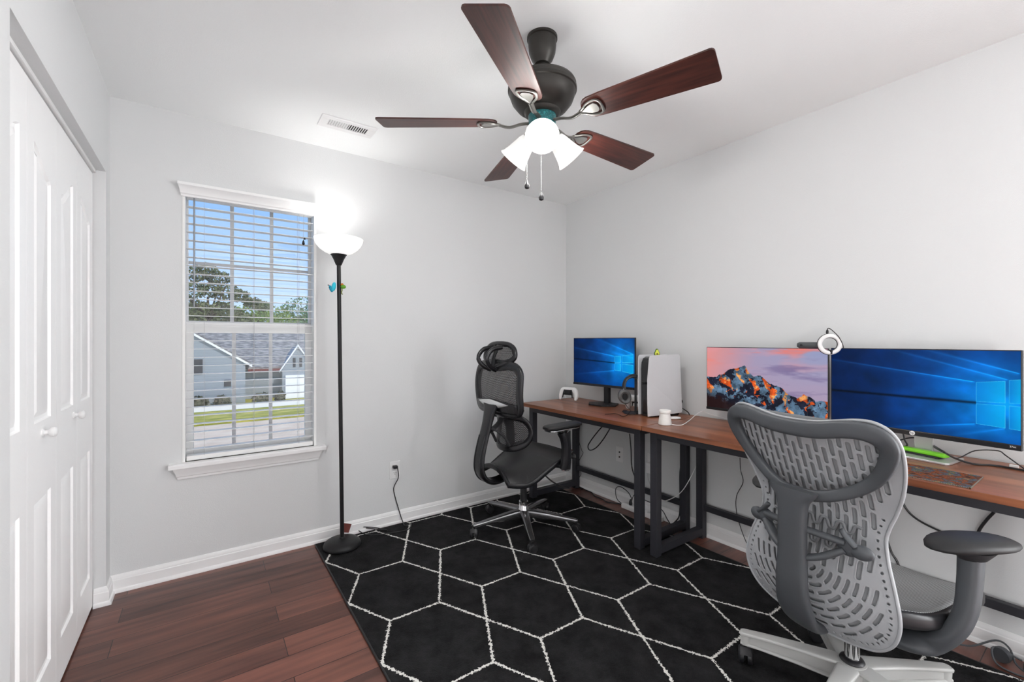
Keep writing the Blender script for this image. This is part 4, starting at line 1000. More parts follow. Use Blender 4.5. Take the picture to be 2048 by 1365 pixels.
# ---- mouse pad
MT['padart'] = mat('mousepad_art', (0.1, 0.1, 0.1, 1), 0.8, spec=0.15)
nt = MT['padart'].node_tree; b = nt.nodes['Principled BSDF']; tc = nd(nt, 'ShaderNodeTexCoord')
n1 = nd(nt, 'ShaderNodeTexNoise'); n1.inputs['Scale'].default_value = 26; n1.inputs['Detail'].default_value = 7; n1.inputs['Roughness'].default_value = 0.65
nt.links.new(tc.outputs['Object'], n1.inputs['Vector'])
rp = nd(nt, 'ShaderNodeValToRGB'); rp.color_ramp.interpolation = 'LINEAR'
cs = [(0.30, srgb(26, 20, 15)), (0.40, srgb(58, 36, 24)), (0.46, srgb(140, 74, 40)), (0.51, srgb(44, 46, 32)), (0.555, srgb(92, 96, 116)), (0.60, srgb(30, 72, 40)), (0.66, srgb(164, 124, 80)), (0.75, srgb(80, 40, 28))]
while len(rp.color_ramp.elements) < len(cs): rp.color_ramp.elements.new(0.5)
for e_, (p_, c_) in zip(rp.color_ramp.elements, cs): e_.position = p_; e_.color = c_
nt.links.new(n1.outputs['Fac'], rp.inputs['Fac']); nt.links.new(rp.outputs['Color'], b.inputs['Base Color'])
m = M().box(2.040, 2.250, 0.312, 0.660, ZD + 0.0004, ZD + 0.0035)
mp_ = single('mouse_pad', m, 'padart', 'mouse pad with colourful picture and stitched edge at the desk front', 'mouse pad', smooth=0, bevel=0.001)
WM[mp_.name] = Matrix.Translation(mp_.location)
m = M(); z = ZD + 0.0022
for (a, b_) in (((2.040, 0.312), (2.040, 0.660)), ((2.250, 0.312), (2.250, 0.660)), ((2.040, 0.312), (2.250, 0.312)), ((2.040, 0.660), (2.250, 0.660))):
    n_ = int(math.hypot(b_[0] - a[0], b_[1] - a[1]) / 0.004)
    for i in range(n_ + 1):
        x, y = a[0] + (b_[0] - a[0]) * i / n_, a[1] + (b_[1] - a[1]) * i / n_
        m.box(x - 0.0011, x + 0.0011, y - 0.0011, y + 0.0011, z - 0.0016, z + 0.0017)
obj('stitching', m, mat('pad_stitch', (0.22, 0.20, 0.17, 1), 0.8), mp_, smooth=0)

# ---- lime case on the silver monitor foot, cables behind the big monitor
a0, a1 = Vector(onz(1807, 897, ZD + 0.022)), Vector(onz(1893, 914, ZD + 0.022))
d_ = (a1 - a0).normalized(); s_ = Vector((-d_.y, d_.x, 0)); cc = (a0 + a1) / 2; ln = (a1 - a0).length / 2 + 0.004
cs_ = thing('pencil_case', 'lime green case lying on the silver foot of the big monitor', 'case', (cc.x, cc.y, ZD + 0.0095))
T = Matrix((d_, s_, Vector((0, 0, 1)))).transposed().to_4x4(); T.translation = (cc.x, cc.y, ZD + 0.0095)
obj('body', M().box(-ln, ln, -0.017, 0.017, 0.006, 0.022, T), 'green', cs_, smooth=0, bevel=0.006, seg=3)
obj('underside', M().box(-ln + 0.012, ln - 0.02, -0.021, 0.014, 0.0002, 0.007, T), 'blackmatte', cs_, smooth=0, bevel=0.002)
zc = ZD + 0.004
single('monitor_cables', M().sweep(curve([onx(1864, 890, 2.53), onz(1885, 903, ZD + 0.055), onz(1912, 918, ZD + 0.02), onz(1950, 929, zc), onz(2000, 933, zc), (2.46, 0.17, zc)], 6), 0.0038, n=8), 'black', 'black cable pair running right from behind the silver monitor neck', 'cable')
single('monitor_cable', M().sweep(curve([onx(1866, 894, 2.525), onz(1888, 906, ZD + 0.05), onz(1915, 917, ZD + 0.018), onx(1950, 902, 2.52), onx(1995, 902, 2.52), onx(2012, 912, 2.50), (2.50, 0.24, zc)], 6), 0.0022, n=8), 'black', 'thin black cable arching along the wall under the big monitor', 'cable')
single('hanging_monitor_cable', M().sweep(curve([onx(1806, 866, 2.53), onx(1809, 880, 2.53), onx(1812, 893, 2.53), (2.53, 0.66, zc)], 5), 0.0032, n=8), 'black', 'short straight black cable hanging left of the silver monitor neck', 'cable')
single('curled_cable', M().sweep(curve([onx(1834, 876, 2.55), onx(1815, 877, 2.55), onx(1790, 884, 2.55), onx(1778, 888, 2.55), onx(1772, 880, 2.55), onx(1772, 872, 2.55)], 6), 0.0028, n=8), 'black', 'black cable curling toward the grey chair, under the left end of the big monitor', 'cable')
cx_, cy_, _ = onz(2028, 936, ZD)
single('usb_connector', M().box(cx_ - 0.006, cx_ + 0.006, cy_ - 0.012, cy_ + 0.012, ZD + 0.0004, ZD + 0.011), 'white', 'small white cable connector on the desk at the far right', 'connector', smooth=0, bevel=0.002)

# ---- webcam and ring light on the monitor tops
wc = thing('webcam', 'small dark grey webcam bar on top of the mountain monitor', 'webcam', (2.452, 0.93, 1.2035))
m = M(); m.sweep([(2.449, 0.985, 1.218), (2.449, 0.975, 1.218), (2.449, 0.895, 1.218), (2.449, 0.885, 1.218)], [0.006, 0.012, 0.012, 0.006], [0.010, 0.0155, 0.0155, 0.010], n=18, up=(0, 0, 1))
obj('body', m, mat('webcam_grey', srgb(74, 78, 80), 0.5), wc, smooth=50)
obj('lens', M().lathe([(0.0058, 0), (0.0058, 0.003)], aim((2.4375, 0.962, 1.218), (-1, 0, 0)), 18), 'black', wc)
obj('clip', M().box(2.4535, 2.476, 0.90, 0.955, 1.2035, 1.2085), 'blackmatte', wc, smooth=0, bevel=0.001)
rc = Vector(onx(1659.5, 689, 2.435))
rn = Vector((-0.82, -0.57, 0.02)).normalized(); rs = Vector((rn.y, -rn.x, 0)).normalized()
rl = thing('ring_light', 'small white clip-on ring light between the mountain and big blue monitors', 'ring light', (rc.x, rc.y, rc.z - 0.05))
circ = [rc + rs * (0.0405 * math.cos(2 * PI * i / 40)) + Vector((0, 0, 0.0405 * math.sin(2 * PI * i / 40))) for i in range(40)]
obj('diffuser', M().sweep([p + rn * 0.003 for p in circ], 0.0095, 0.006, n=12, closed=True, up=rn), 'white', rl, smooth=60)
obj('ring_body', M().sweep([p - rn * 0.004 for p in circ], 0.0112, 0.006, n=12, closed=True, up=rn), 'black', rl, smooth=60)
obj('clamp', M().box(2.428, 2.4500, rc.y - 0.012, rc.y + 0.012, rc.z - 0.046, rc.z - 0.026), 'blackmatte', rl, smooth=0, bevel=0.002)
tp = rc + Vector((0, 0, 0.050)) - rs * -0.010
obj('plug', M().lathe([(0.0045, 0), (0.0058, 0.008), (0.005, 0.014), (0.0025, 0.02)], Matrix.Translation(tp), 14), 'black', rl)
obj('cable', M().sweep(curve([tp + Vector((0, 0, 0.018)), tp + Vector((0.002, -0.004, 0.026)) , tp + Vector((0.006, -0.018, 0.016)), rc + Vector((0.012, -0.035, 0.030)), rc + Vector((0.03, -0.045, -0.02)), rc + Vector((0.06, -0.03, -0.10))], 6), 0.0019, n=7), 'black', rl)

# ---- little figures clipped to the lamp pole
fz = 1.555; pc_ = Vector((0.6525, 2.713, fz))
cl, cf = Vector((0.819, -0.574, 0)), Vector((-0.574, -0.819, 0))
def cp_(a, d, z): return pc_ + cl * a + cf * d + Vector((0, 0, z))
tf = thing('turquoise_toy', 'small turquoise plush clip on the left side of the lamp pole', 'toy', tuple(cp_(-0.03, 0.01, -0.03)))
obj('body', M().ball(cp_(-0.027, 0.012, 0.004), (0.013, 0.012, 0.028), 20, Matrix.Rotation(R(10), 4, 'Y')), mat('turquoise_plush', srgb(40, 186, 208), 0.8, sheen=0.4), tf, smooth=80)
obj('wing', M().ball(cp_(-0.044, 0.012, -0.008), (0.009, 0.011, 0.022), 18, Matrix.Rotation(R(-22), 4, 'Y')), mat('turquoise_plush_deep', srgb(20, 150, 180), 0.8), tf, smooth=80)
for a, z in ((-0.056, 0.012), (-0.049, -0.001)): obj('spot', M().ball(cp_(a, 0.020, z), 0.0035, 8), 'black', tf)
gf = thing('frog_toy', 'small green toy with orange cap on the right side of the lamp pole', 'toy', tuple(cp_(0.03, 0.0, -0.04)))
obj('body', M().ball(cp_(0.026, 0.004, 0.004), (0.016, 0.013, 0.012), 18), mat('toy_green', srgb(92, 150, 34), 0.6), gf, smooth=80)
obj('cap', M().ball(cp_(0.020, 0.005, 0.016), (0.009, 0.009, 0.009), 14), mat('toy_orange', srgb(190, 110, 20), 0.6), gf, smooth=80)
obj('dangling_leg', M().sweep(curve([cp_(0.017, 0.004, -0.004), cp_(0.020, 0.006, -0.018), cp_(0.016, 0.006, -0.028), cp_(0.022, 0.006, -0.042)], 4), 0.003, n=7), mat('toy_olive', srgb(110, 120, 40), 0.6), gf)

# ================================================================ CABLES UNDER THE DESKS
def cable(label, pts, r=0.003, m='black', n=6, name='cable'):
    return single(name, M().sweep(curve(pts, n), r, n=7), m, label, 'cable')
wx = XR - 0.02
zf = 0.006
cable('black cable hanging in a long loop under the corner desk', [onx(1208, 850, 2.5), onx(1197, 862, 2.5), onx(1183, 880, 2.5), onx(1176, 893, 2.5), onx(1180, 901, 2.5), onx(1192, 896, 2.5), onx(1206, 880, 2.5), onx(1221, 856, 2.5)], 0.0042)
cable('thin dark cable dangling down the wall behind the rear leg nearest the corner', [onx(1160, 848, wx), onx(1158, 880, wx), onx(1163, 900, wx), onx(1166, 907, wx), onx(1159, 921, wx), onx(1158, 935, wx), onx(1162, 948, wx - .01), onx(1157, 958, wx - 0.008)], 0.002)
cable('black cable snaking along the floor by the right baseboard', [(2.562, 2.64, zf), onz(1158, 974, zf), onz(1172, 981, zf), onz(1184, 986, zf), onz(1190, 993, zf), onz(1205, 999, zf), onz(1215, 1005, zf), onz(1238, 1008, zf), onz(1250, 1011, zf)], 0.0042)
cable('black cable loop with a plug, standing above the white power strip', [onz(1248, 1011, zf), onx(1235, 1000, 2.546), onx(1231, 984, 2.546), onx(1234, 975, 2.546), onx(1243, 975, 2.546), onx(1256, 985, 2.546), onx(1262, 995, 2.546), onx(1263, 1000, 2.546)], 0.003)
cable('black cable hanging straight down beside the inner front leg of the corner desk', [onx(1259, 868, wx), onx(1262, 900, wx), onx(1263, 930, wx), onx(1268, 950, wx), onx(1276, 962, wx)], 0.0042)
cable('thin grey cable curving from the white adapter down behind the desk legs', [(XR - 0.03, 1.985, 0.305), onx(1297, 936, wx), onx(1296, 955, wx), onx(1302, 975, wx), onx(1306, 990, wx)], 0.0018, 'cord')
cable('white cable strung diagonally between the back legs of the two desks', [onx(1402, 915, 2.598), onx(1390, 938, 2.56), onx(1376, 965, 2.53), onx(1362, 985, 2.53), onx(1345, 997, 2.53), onx(1325, 1002, 2.53), (2.53, 1.90, 0.20)], 0.0026, 'white')
cable('black cable hanging by the back leg of the corner desk to the floor', [onx(1364, 925, 2.602), onx(1360, 945, 2.602), onx(1360, 985, 2.602), onx(1360, 1015, 2.600), onx(1357, 1036, 2.580), onz(1344, 1050, zf)], 0.0042)
cable('short black cable arched over the white power strip onto the floor', [onx(1263, 1003, 2.57), onx(1270, 990, 2.56), onx(1290, 1001, 2.56), onx(1310, 1010, 2.55), onx(1325, 1022, 2.54), onx(1334, 1038, 2.54), onz(1341, 1050, zf)], 0.0030)
cable('thin black cable hanging down the wall left of the grey chair', [onx(1480, 916, wx), onx(1481, 940, wx), onx(1486, 965, wx), onx(1473, 993, wx), onx(1473, 1025, wx), onx(1481, 1055, wx), onx(1492, 1084, wx - 0.01), onx(1500, 1095, wx - 0.03)], 0.0022)
cable('long black cable sagging along the wall between the grey chair and its arm pad', [onx(1801, 985, wx), onx(1804, 1003, wx), onx(1818, 1025, wx), onx(1840, 1043, wx), onx(1880, 1063, wx), onx(1925, 1080, wx), onx(1965, 1100, wx)], 0.0042)
cable('thick black cable bending down the wall behind the grey chair arm pad', [onx(1988, 1025, wx), onx(1972, 1042, wx), onx(1958, 1062, wx), onx(1952, 1085, wx), onx(1950, 1110, wx), (wx, 0.36, 0.30)], 0.0055)
cable('dark cable falling to the floor right behind the grey chair back', [onx(1775, 1040, wx), onx(1774, 1075, wx), onx(1783, 1105, wx), onx(1797, 1130, wx), (wx - 0.004, 0.60, 0.11)], 0.0045)
ps = thing('power_strip', 'white power strip on the floor against the right baseboard', 'power strip', (2.555, 2.05, 0))
obj('body', M().box(2.530, 2.578, 1.86, 2.20, 0.0005, 0.036), 'white', ps, smooth=0, bevel=0.006)
for k in range(5): obj('socket', M().lathe([(0.0155, 0.0355), (0.0155, 0.0368)], Matrix.Translation((2.554, 1.91 + k * 0.055, 0)), 18), 'whitematte', ps)
single('cable_plug', M().lathe([(0.011, 0.0), (0.013, 0.012), (0.010, 0.028), (0.004, 0.042)], Matrix.Translation((2.554, 2.130, 0.037)), 14), 'black', 'black plug standing in the white power strip', 'plug')
bx_ = thing('power_brick', 'dark power adapter with coiled cable on the floor at the far right', 'power adapter', (2.545, 0.20, 0))
obj('body', M().box(2.505, 2.565, 0.145, 0.245, 0.0005, 0.035), 'black', bx_, smooth=0, bevel=0.006)
obj('cable', M().sweep(curve([(2.53, 0.25, 0.03), (2.51, 0.32, 0.05), (2.47, 0.31, 0.012), (2.46, 0.26, 0.005), (2.48, 0.215, 0.005), (2.50, 0.26, 0.02), (2.55, 0.285, 0.05), (2.55, 0.32, 0.06), (2.51, 0.38, 0.02), (2.50, 0.44, 0.005)], 6), 0.0035, n=8), 'graphite', bx_)
m = M().lathe([(0.026, -0.012), (0.028, 0), (0.026, 0.012)], aim((2.515, 0.300, 0.030), (1, -0.3, 0)), 24)
single('tape_roll', m, 'graphite', 'small round dark grey spool on the floor before the power adapter', 'spool', smooth=40)
# ================================================================ CHAIR PIECES
def caster(t, x, y, ang, r, material, z0=0.0):
    """twin wheel caster under a base arm"""
    A = Matrix.Translation((x, y, z0)) @ Matrix.Rotation(ang, 4, 'Z')
    m = M()
    for s in (-1, 1):
        W = A @ Matrix.Translation((0, s * 0.0125, r)) @ Matrix.Rotation(R(-90 * s), 4, 'X')
        m.lathe([(r * 0.55, 0.0115), (r * 0.86, 0.011), (r * 0.97, 0.0075), (r, 0.003), (r * 0.98, -0.006), (r * 0.6, -0.009)], W, 28)
    c = obj('caster', m, material, t, smooth=45, world=False)
    h = M().sweep([A @ Vector((-r * 0.75, 0, r * 1.0)), A @ Vector((-r * 0.45, 0, r * 1.75)), A @ Vector((r * 0.25, 0, r * 2.02)), A @ Vector((r * 0.85, 0, r * 1.4))], 0.019, 0.004, n=10, sq=0.6)
    h.lathe([(0.006, r * 1.7), (0.006, r * 2.02 + 0.02)], A, 12)
    obj('caster_hood', h, material, c, world=False)
    return c

# ================================================================ BLACK MESH TASK CHAIR
c1 = thing('office_chair', 'black mesh swivel chair with headrest at the corner desk', 'office chair', (1.718, 2.318, ZR), 0.0)
def ob1(name, m, mt_, parent=None, **kw): return obj(name, m, mt_, parent or c1, world=False, **kw)
m = M().lathe([(0.026, 0.072), (0.034, 0.080), (0.036, 0.125), (0.030, 0.135), (0.030, 0.175), (0.026, 0.180)], None, 32)
hub = ob1('base_hub', m, 'chrome')
MT['basealu'] = mat('polished_dark_aluminium', (0.30, 0.30, 0.31, 1), 0.22, metal=0.9)
for k in range(5):
    a = R(170 + 72 * k); ca, sa = math.cos(a), math.sin(a)
    rr = [0.02, 0.06, 0.16, 0.27, 0.335, 0.352]
    m = M().sweep([(ca * r, sa * r, z) for r, z in zip(rr, (0.098, 0.099, 0.091, 0.080, 0.073, 0.071))], [0.028, 0.027, 0.023, 0.019, 0.016, 0.012], [0.026, 0.026, 0.020, 0.014, 0.011, 0.008], n=16, sq=0.5)
    ob1('base_arm', m, 'basealu', smooth=50)
    caster(c1, ca * 0.345, sa * 0.345, a + R(60 + 47 * k), 0.0255, 'black')
m = M().lathe([(0.022, 0.172), (0.022, 0.43)], None, 28); m.lathe([(0.027, 0.36), (0.027, 0.43)], None, 28)
ob1('gas_lift', m, 'black')
m = M().box(-0.10, 0.13, -0.085, 0.085, 0.40, 0.452)
ob1('tilt_mechanism', m, 'blackmatte', smooth=0, bevel=0.012)
m = M().sweep([(0.03, -0.08, 0.415), (0.03, -0.19, 0.405)], 0.007, n=10)
m.sweep([(0.005, -0.150, 0.365), (0.012, -0.155, 0.43)], 0.022, 0.018, n=16, sq=0.6)
ob1('tilt_lever', m, 'black')
m = M().sweep(curve([(0.04, -0.16, 0.385), (0.09, -0.18, 0.335), (0.16, -0.20, 0.290)], 4), 0.008, 0.005, n=8)
m.sweep([(0.13, -0.20, 0.302), (0.20, -0.20, 0.280)], 0.026, 0.006, n=10, sq=0.5)
ob1('height_lever', m, 'blackmatte')
# seat: saddle shaped mesh in a rim
def seat_z(u, v):          # u 0 rear..1 front, v -1..1
    z = smoothtab([(0, 0.452), (0.2, 0.450), (0.45, 0.478), (0.7, 0.508), (0.88, 0.512), (1.0, 0.492)])(u)
    droop = smoothtab([(0, 0.075), (0.25, 0.07), (0.5, 0.035), (0.75, 0.012), (1, 0.01)])(u)
    return z - droop * abs(v) ** 2.2
def seat_p(u, v):
    w_ = smoothtab([(0, 0.175), (0.15, 0.222), (0.5, 0.245), (0.85, 0.240), (1, 0.205)])(u)
    return (-0.235 + 0.50 * u, v * w_, seat_z(u, v))
m = M().grid(lambda a, b: seat_p(b, 2 * a - 1), 28, 28, uvfn=lambda a, b: (a * 0.5, b * 0.5))
seat = ob1('seat', m, 'seatmesh', smooth=80)
per = [seat_p(0, v) for v in np.linspace(-1, 1, 9)] + [seat_p(u, 1) for u in np.linspace(0.08, 0.95, 14)] + [seat_p(1, v) for v in np.linspace(1, -1, 9)] + [seat_p(u, -1) for u in np.linspace(0.95, 0.08, 14)]
m = M().sweep([(p[0], p[1], p[2] - 0.012) for p in per], 0.010, 0.016, n=10, closed=True, sq=0.7)
ob1('seat_rim', m, 'blacksoft', seat, smooth=60)
m = M()
for u in (0.32, 0.62):
    m.sweep([(seat_p(u, v)[0], seat_p(u, v)[1], seat_p(u, v)[2] - 0.026 - 0.014 * (1 - abs(v))) for v in np.linspace(-0.98, 0.98, 13)], 0.022, 0.007, n=8)
m.box(-0.07, 0.12, -0.07, 0.07, 0.425, 0.440)
ob1('seat_support', m, 'blackmatte', seat)

def wrap1(y, z):           # back surface: x of the sitter side
    return smoothtab([(0.50, -0.205), (0.60, -0.185), (0.70, -0.195), (0.80, -0.225), (0.95, -0.240), (1.10, -0.215), (1.23, -0.180)])(z) + 0.62 * y * y
def loop_yz(pts, n=6): return curve([(0, a, b) for a, b in pts], n, True)
def frame1(name, pts, a, b, mt_, parent=None, dx=0.0):
    P3_ = [Vector((wrap1(p.y, p.z) + dx, p.y, p.z)) for p in loop_yz(pts)]
    return ob1(name, M().sweep(P3_, a, b, n=14, closed=True, up=(1, 0, 0), sq=0.8), mt_, parent, smooth=60)
def fill1(name, pts, mt_, parent, dx=0.0, nu=26, nv=26):
    """mesh panel inside an outline (convex in y at each z)"""
    P2 = [(p.y, p.z) for p in loop_yz(pts, 10)]; zs = [p[1] for p in P2]; z0, z1 = min(zs) + 0.004, max(zs) - 0.004
    def span(z):
        ys = []
        for i in range(len(P2)):
            (ya, za), (yb, zb) = P2[i], P2[(i + 1) % len(P2)]
            if (za - z) * (zb - z) < 0 or za == z: ys.append(ya + (yb - ya) * ((z - za) / (zb - za) if zb != za else 0))
        return (min(ys), max(ys)) if len(ys) > 1 else (0, 0)
    def p(a, b):
        z = z0 + (z1 - z0) * b; lo, hi = span(z); y = lo + (hi - lo) * a
        return (wrap1(y, z) + dx, y, z)
    def uv(a, b): q = p(a, b); return (q[1] + 1, q[2])
    return ob1(name, M().grid(p, nu, nv, uvfn=uv), mt_, parent, smooth=80)
up = [(0, 0.792), (0.12, 0.790), (0.205, 0.795), (0.232, 0.825), (0.236, 0.90), (0.238, 0.98), (0.228, 1.035), (0.190, 1.068), (0.13, 1.076), (0.06, 1.068), (0, 1.062)]
up = up + [(-a, b) for a, b in reversed(up[1:-1])]
bf = frame1('back_frame', up, 0.027, 0.016, 'blacksoft')
fill1('back_mesh', up, 'mesh', bf)
m = M()
def low(a, b):
    y = (2 * a - 1) * 0.222; z = 0.788 + (0.055 + 0.020 * (1 - (y / 0.222) ** 2)) * b
    return (wrap1(y, z) - 0.012, y, z)
m.grid(low, 24, 6)
ob1('back_lower_panel', m, 'blacksoft', bf, solid=0.014, smooth=80)
m = M()
def sil(a, b):
    y = (2 * a - 1) * 0.165; k = max(0.0, 1 - abs(2 * a - 1) ** 1.7); z = 0.852 - 0.010 * abs(2 * a - 1) + (b - 0.75) * 0.050 * k
    return (wrap1(y, z) - 0.024 - 0.010 * k * math.sin(PI * b), y, z)
m.grid(sil, 26, 8)
t_ = ob1('silver_trim', m, 'silver', bf, solid=0.006, smooth=80)
# spine: broad ribbon bowing back and under the seat
spn = curve([(-0.250, 0, 0.845), (-0.262, 0, 0.79), (-0.285, 0, 0.70), (-0.318, 0, 0.59), (-0.338, 0, 0.50), (-0.335, 0, 0.425), (-0.295, 0, 0.372), (-0.22, 0, 0.350), (-0.10, 0, 0.375), (-0.03, 0, 0.41)], 6)
k = len(spn)
wtab = smoothtab([(0, 0.095), (0.10, 0.066), (0.22, 0.050), (0.4, 0.053), (0.58, 0.060), (0.72, 0.056), (0.85, 0.046), (1, 0.045)])
m = M().sweep(spn, [wtab(i / (k - 1)) for i in range(k)], 0.015, n=20, up=(1, 0, 0.0001), sq=0.75)
sp1 = ob1('spine', m, 'blacksoft', smooth=60)
for s in (-1, 1):
    seg_ = spn[int(k * 0.28):int(k * 0.80)]
    m = M().sweep([p + Vector((-0.0145 if p.z > 0.42 else -0.010, s * wtab(0.5) * 0.60, -0.0 if p.z > 0.42 else -0.011)) for p in seg_], 0.0035, 0.0035, n=8)
    ob1('spine_ridge', m, 'black', sp1)
# lumbar pad: D shaped frame with mesh
lum = [(0, 0.752), (0.09, 0.752), (0.145, 0.735), (0.172, 0.690), (0.174, 0.640), (0.150, 0.590), (0.10, 0.560), (0.04, 0.551), (0, 0.550)]
lum = lum + [(-a, b) for a, b in reversed(lum[1:-1])]
def wl(y, z): return -0.165 + 3.0 * y * y
P3_ = [Vector((wl(p.y, p.z), p.y, p.z)) for p in loop_yz(lum)]
lf = ob1('lumbar_frame', M().sweep(P3_, 0.020, 0.012, n=14, closed=True, up=(1, 0, 0), sq=0.8), 'blacksoft', smooth=60)
def lfill(a, b):
    z = 0.556 + 0.192 * b; w_ = smoothtab([(0.55, 0.02), (0.56, 0.09), (0.59, 0.15), (0.64, 0.172), (0.69, 0.17), (0.735, 0.145), (0.752, 0.09)])(z); y = (2 * a - 1) * w_
    return (wl(y, z) + 0.004, y, z)
ob1('lumbar_mesh', M().grid(lfill, 22, 20, uvfn=lambda a, b: (lfill(a, b)[1] + 1, lfill(a, b)[2])), 'mesh', lf, smooth=80)
m = M()
for s in (-1, 1):
    m.sweep(curve([(-0.285, s * 0.025, 0.69), (-0.245, s * 0.045, 0.675), (-0.20, s * 0.07, 0.635), (-0.165, s * 0.075, 0.575)], 5), 0.012, 0.008, n=10)
m.sweep(curve([(-0.27, 0, 0.66), (-0.20, 0, 0.70), (-0.165, 0, 0.745)], 4), 0.030, 0.008, n=10)
ob1('lumbar_bracket', m, 'blackmatte', lf)
# headrest
hr = [(0, 1.098), (0.07, 1.096), (0.130, 1.102), (0.162, 1.120), (0.166, 1.146), (0.144, 1.180), (0.098, 1.202), (0.04, 1.209), (0, 1.210)]
hr = hr + [(-a, b) for a, b in reversed(hr[1:-1])]
hf = frame1('headrest_frame', hr, 0.017, 0.013, 'blacksoft', dx=0.0)
fill1('headrest_mesh', hr, 'mesh', hf, dx=0.0, nu=16, nv=12)
m = M()
for s in (-1, 1):
    m.sweep(curve([(-0.235, s * 0.030, 1.045), (-0.290, s * 0.042, 1.075), (-0.315, s * 0.050, 1.125), (-0.275, s * 0.052, 1.175), (-0.205, s * 0.052, 1.188)], 6), [0.011] * 25, [0.014] * 25, n=12)
m.sweep(curve([(-0.235, 0, 1.05), (-0.235, 0, 1.12), (-0.195, 0, 1.20)], 4), 0.020, 0.008, n=10)
m.sweep([(-0.238, -0.045, 1.055), (-0.238, 0.045, 1.055)], 0.014, 0.014, n=12)
ob1('headrest_bracket', m, 'blacksoft', hf, smooth=60)
# arms
for s in (-1, 1):
    m = M().sweep([(0.09, s * 0.10, 0.442), (0.10, s * 0.20, 0.442), (0.105, s * 0.285, 0.455)], 0.040, 0.011, n=12, sq=0.6)
    ar = ob1('arm_support', m, 'blacksoft')
    m = M().sweep(curve([(0.100, s * 0.295, 0.440), (0.104, s * 0.300, 0.50), (0.104, s * 0.302, 0.57), (0.094, s * 0.302, 0.635), (0.086, s * 0.300, 0.672)], 4), [0.026] * 17, [0.034, 0.034, 0.033, 0.033, 0.032, 0.031, 0.030, 0.030, 0.030, 0.030, 0.031, 0.033, 0.036, 0.040, 0.044, 0.047, 0.048], n=18, up=(1, 0, 0), sq=0.75)
    ob1('arm_post', m, 'blacksoft', ar, smooth=60)
    m = M().sweep([(0.150, s * 0.302, 0.545), (0.115, s * 0.302, 0.545)], 0.010, n=12); m.lathe([(0.028, 0.432), (0.028, 0.442)], Matrix.Translation((0.100, s * 0.295, 0)), 20)
    ob1('height_button', m, 'chrome', ar)
    m = M().lathe([(0.030, 0.664), (0.044, 0.684), (0.046, 0.690)], Matrix.Translation((0.082, s * 0.300, 0)) @ Matrix.Diagonal((1.3, 0.8, 1, 1)), 28)
    m.sweep([(-0.045, s * 0.302, 0.690), (-0.02, s * 0.302, 0.689), (0.17, s * 0.300, 0.693), (0.19, s * 0.300, 0.695)], [0.030, 0.040, 0.040, 0.030], 0.0055, n=16, sq=0.6)
    ob1('arm_collar', m, 'chrome', ar, smooth=60)
    m = M().sweep([(-0.062, s * 0.302, 0.706), (-0.05, s * 0.302, 0.7075), (-0.02, s * 0.302, 0.709), (0.06, s * 0.301, 0.710), (0.17, s * 0.300, 0.713), (0.20, s * 0.300, 0.713), (0.212, s * 0.300, 0.711)], [0.026, 0.038, 0.046, 0.047, 0.046, 0.038, 0.024], [0.008, 0.012, 0.014, 0.0145, 0.014, 0.012, 0.008], n=20, sq=0.6)
    ob1('arm_pad', m, 'darkpad', ar, smooth=60)

# ================================================================ GREY SHELL-BACKED CHAIR
c2 = thing('office_chair', 'grey swivel chair with slotted butterfly back and dark arm pads, nearest the camera', 'office chair', (1.800, 0.556, ZR), R(-11))
def ob2(name, m, mt_, parent=None, **kw): return obj(name, m, mt_, parent or c2, world=False, **kw)
m = M().lathe([(0.036, 0.060), (0.045, 0.066), (0.047, 0.130), (0.040, 0.140), (0.030, 0.142)], None, 36)
ob2('base_hub', m, 'greybase', smooth=40)
m = M().lathe([(0.034, 0.1425), (0.036, 0.146), (0.033, 0.152), (0.026, 0.156)], None, 28); ob2('column_collar', m, 'black')
m = M().lathe([(0.0215, 0.145), (0.0215, 0.33)], None, 28); ob2('gas_lift', m, 'chrome')
for k in range(5):
    a = R(121 + 72 * k); T = Matrix.Rotation(a, 4, 'Z')
    m = M()
    rs_ = (0.020, 0.06, 0.16, 0.27, 0.325, 0.338)
    zt_ = (0.138, 0.139, 0.134, 0.126, 0.120, 0.117); ht = (0.066, 0.064, 0.056, 0.048, 0.044, 0.040)
    m.sweep([T @ Vector((r, 0, z - 0.006)) for r, z in zip(rs_, zt_)], [0.034, 0.031, 0.024, 0.020, 0.018, 0.015], 0.007, n=16, sq=0.45)
    m.sweep([T @ Vector((r, 0, z - h)) for r, z, h in zip(rs_, zt_, ht)], [0.030, 0.027, 0.020, 0.016, 0.015, 0.013], 0.005, n=16, sq=0.45)
    m.sweep([T @ Vector((r, 0, z - h / 2)) for r, z, h in zip(rs_, zt_, ht)], [0.018, 0.016, 0.011, 0.009, 0.009, 0.009], [h / 2 for h in ht], n=12, sq=0.4)
    m.sweep([T @ Vector((0.322, 0, 0.120)), T @ Vector((0.322, 0, 0.074))], 0.017, 0.016, n=14)
    ob2('base_arm', m, 'greybase', smooth=50)
    caster(c2, math.cos(a) * 0.322, math.sin(a) * 0.322, a + R(100 + 40 * k), 0.0300, 'black')
m = M().sweep([(-0.16, 0, 0.325), (-0.12, 0, 0.335), (0.05, 0, 0.350), (0.14, 0, 0.362)], [0.06, 0.085, 0.085, 0.06], [0.022, 0.036, 0.036, 0.024], n=20, sq=0.55)
ob2('tilt_mechanism', m, 'blackmatte', smooth=60)
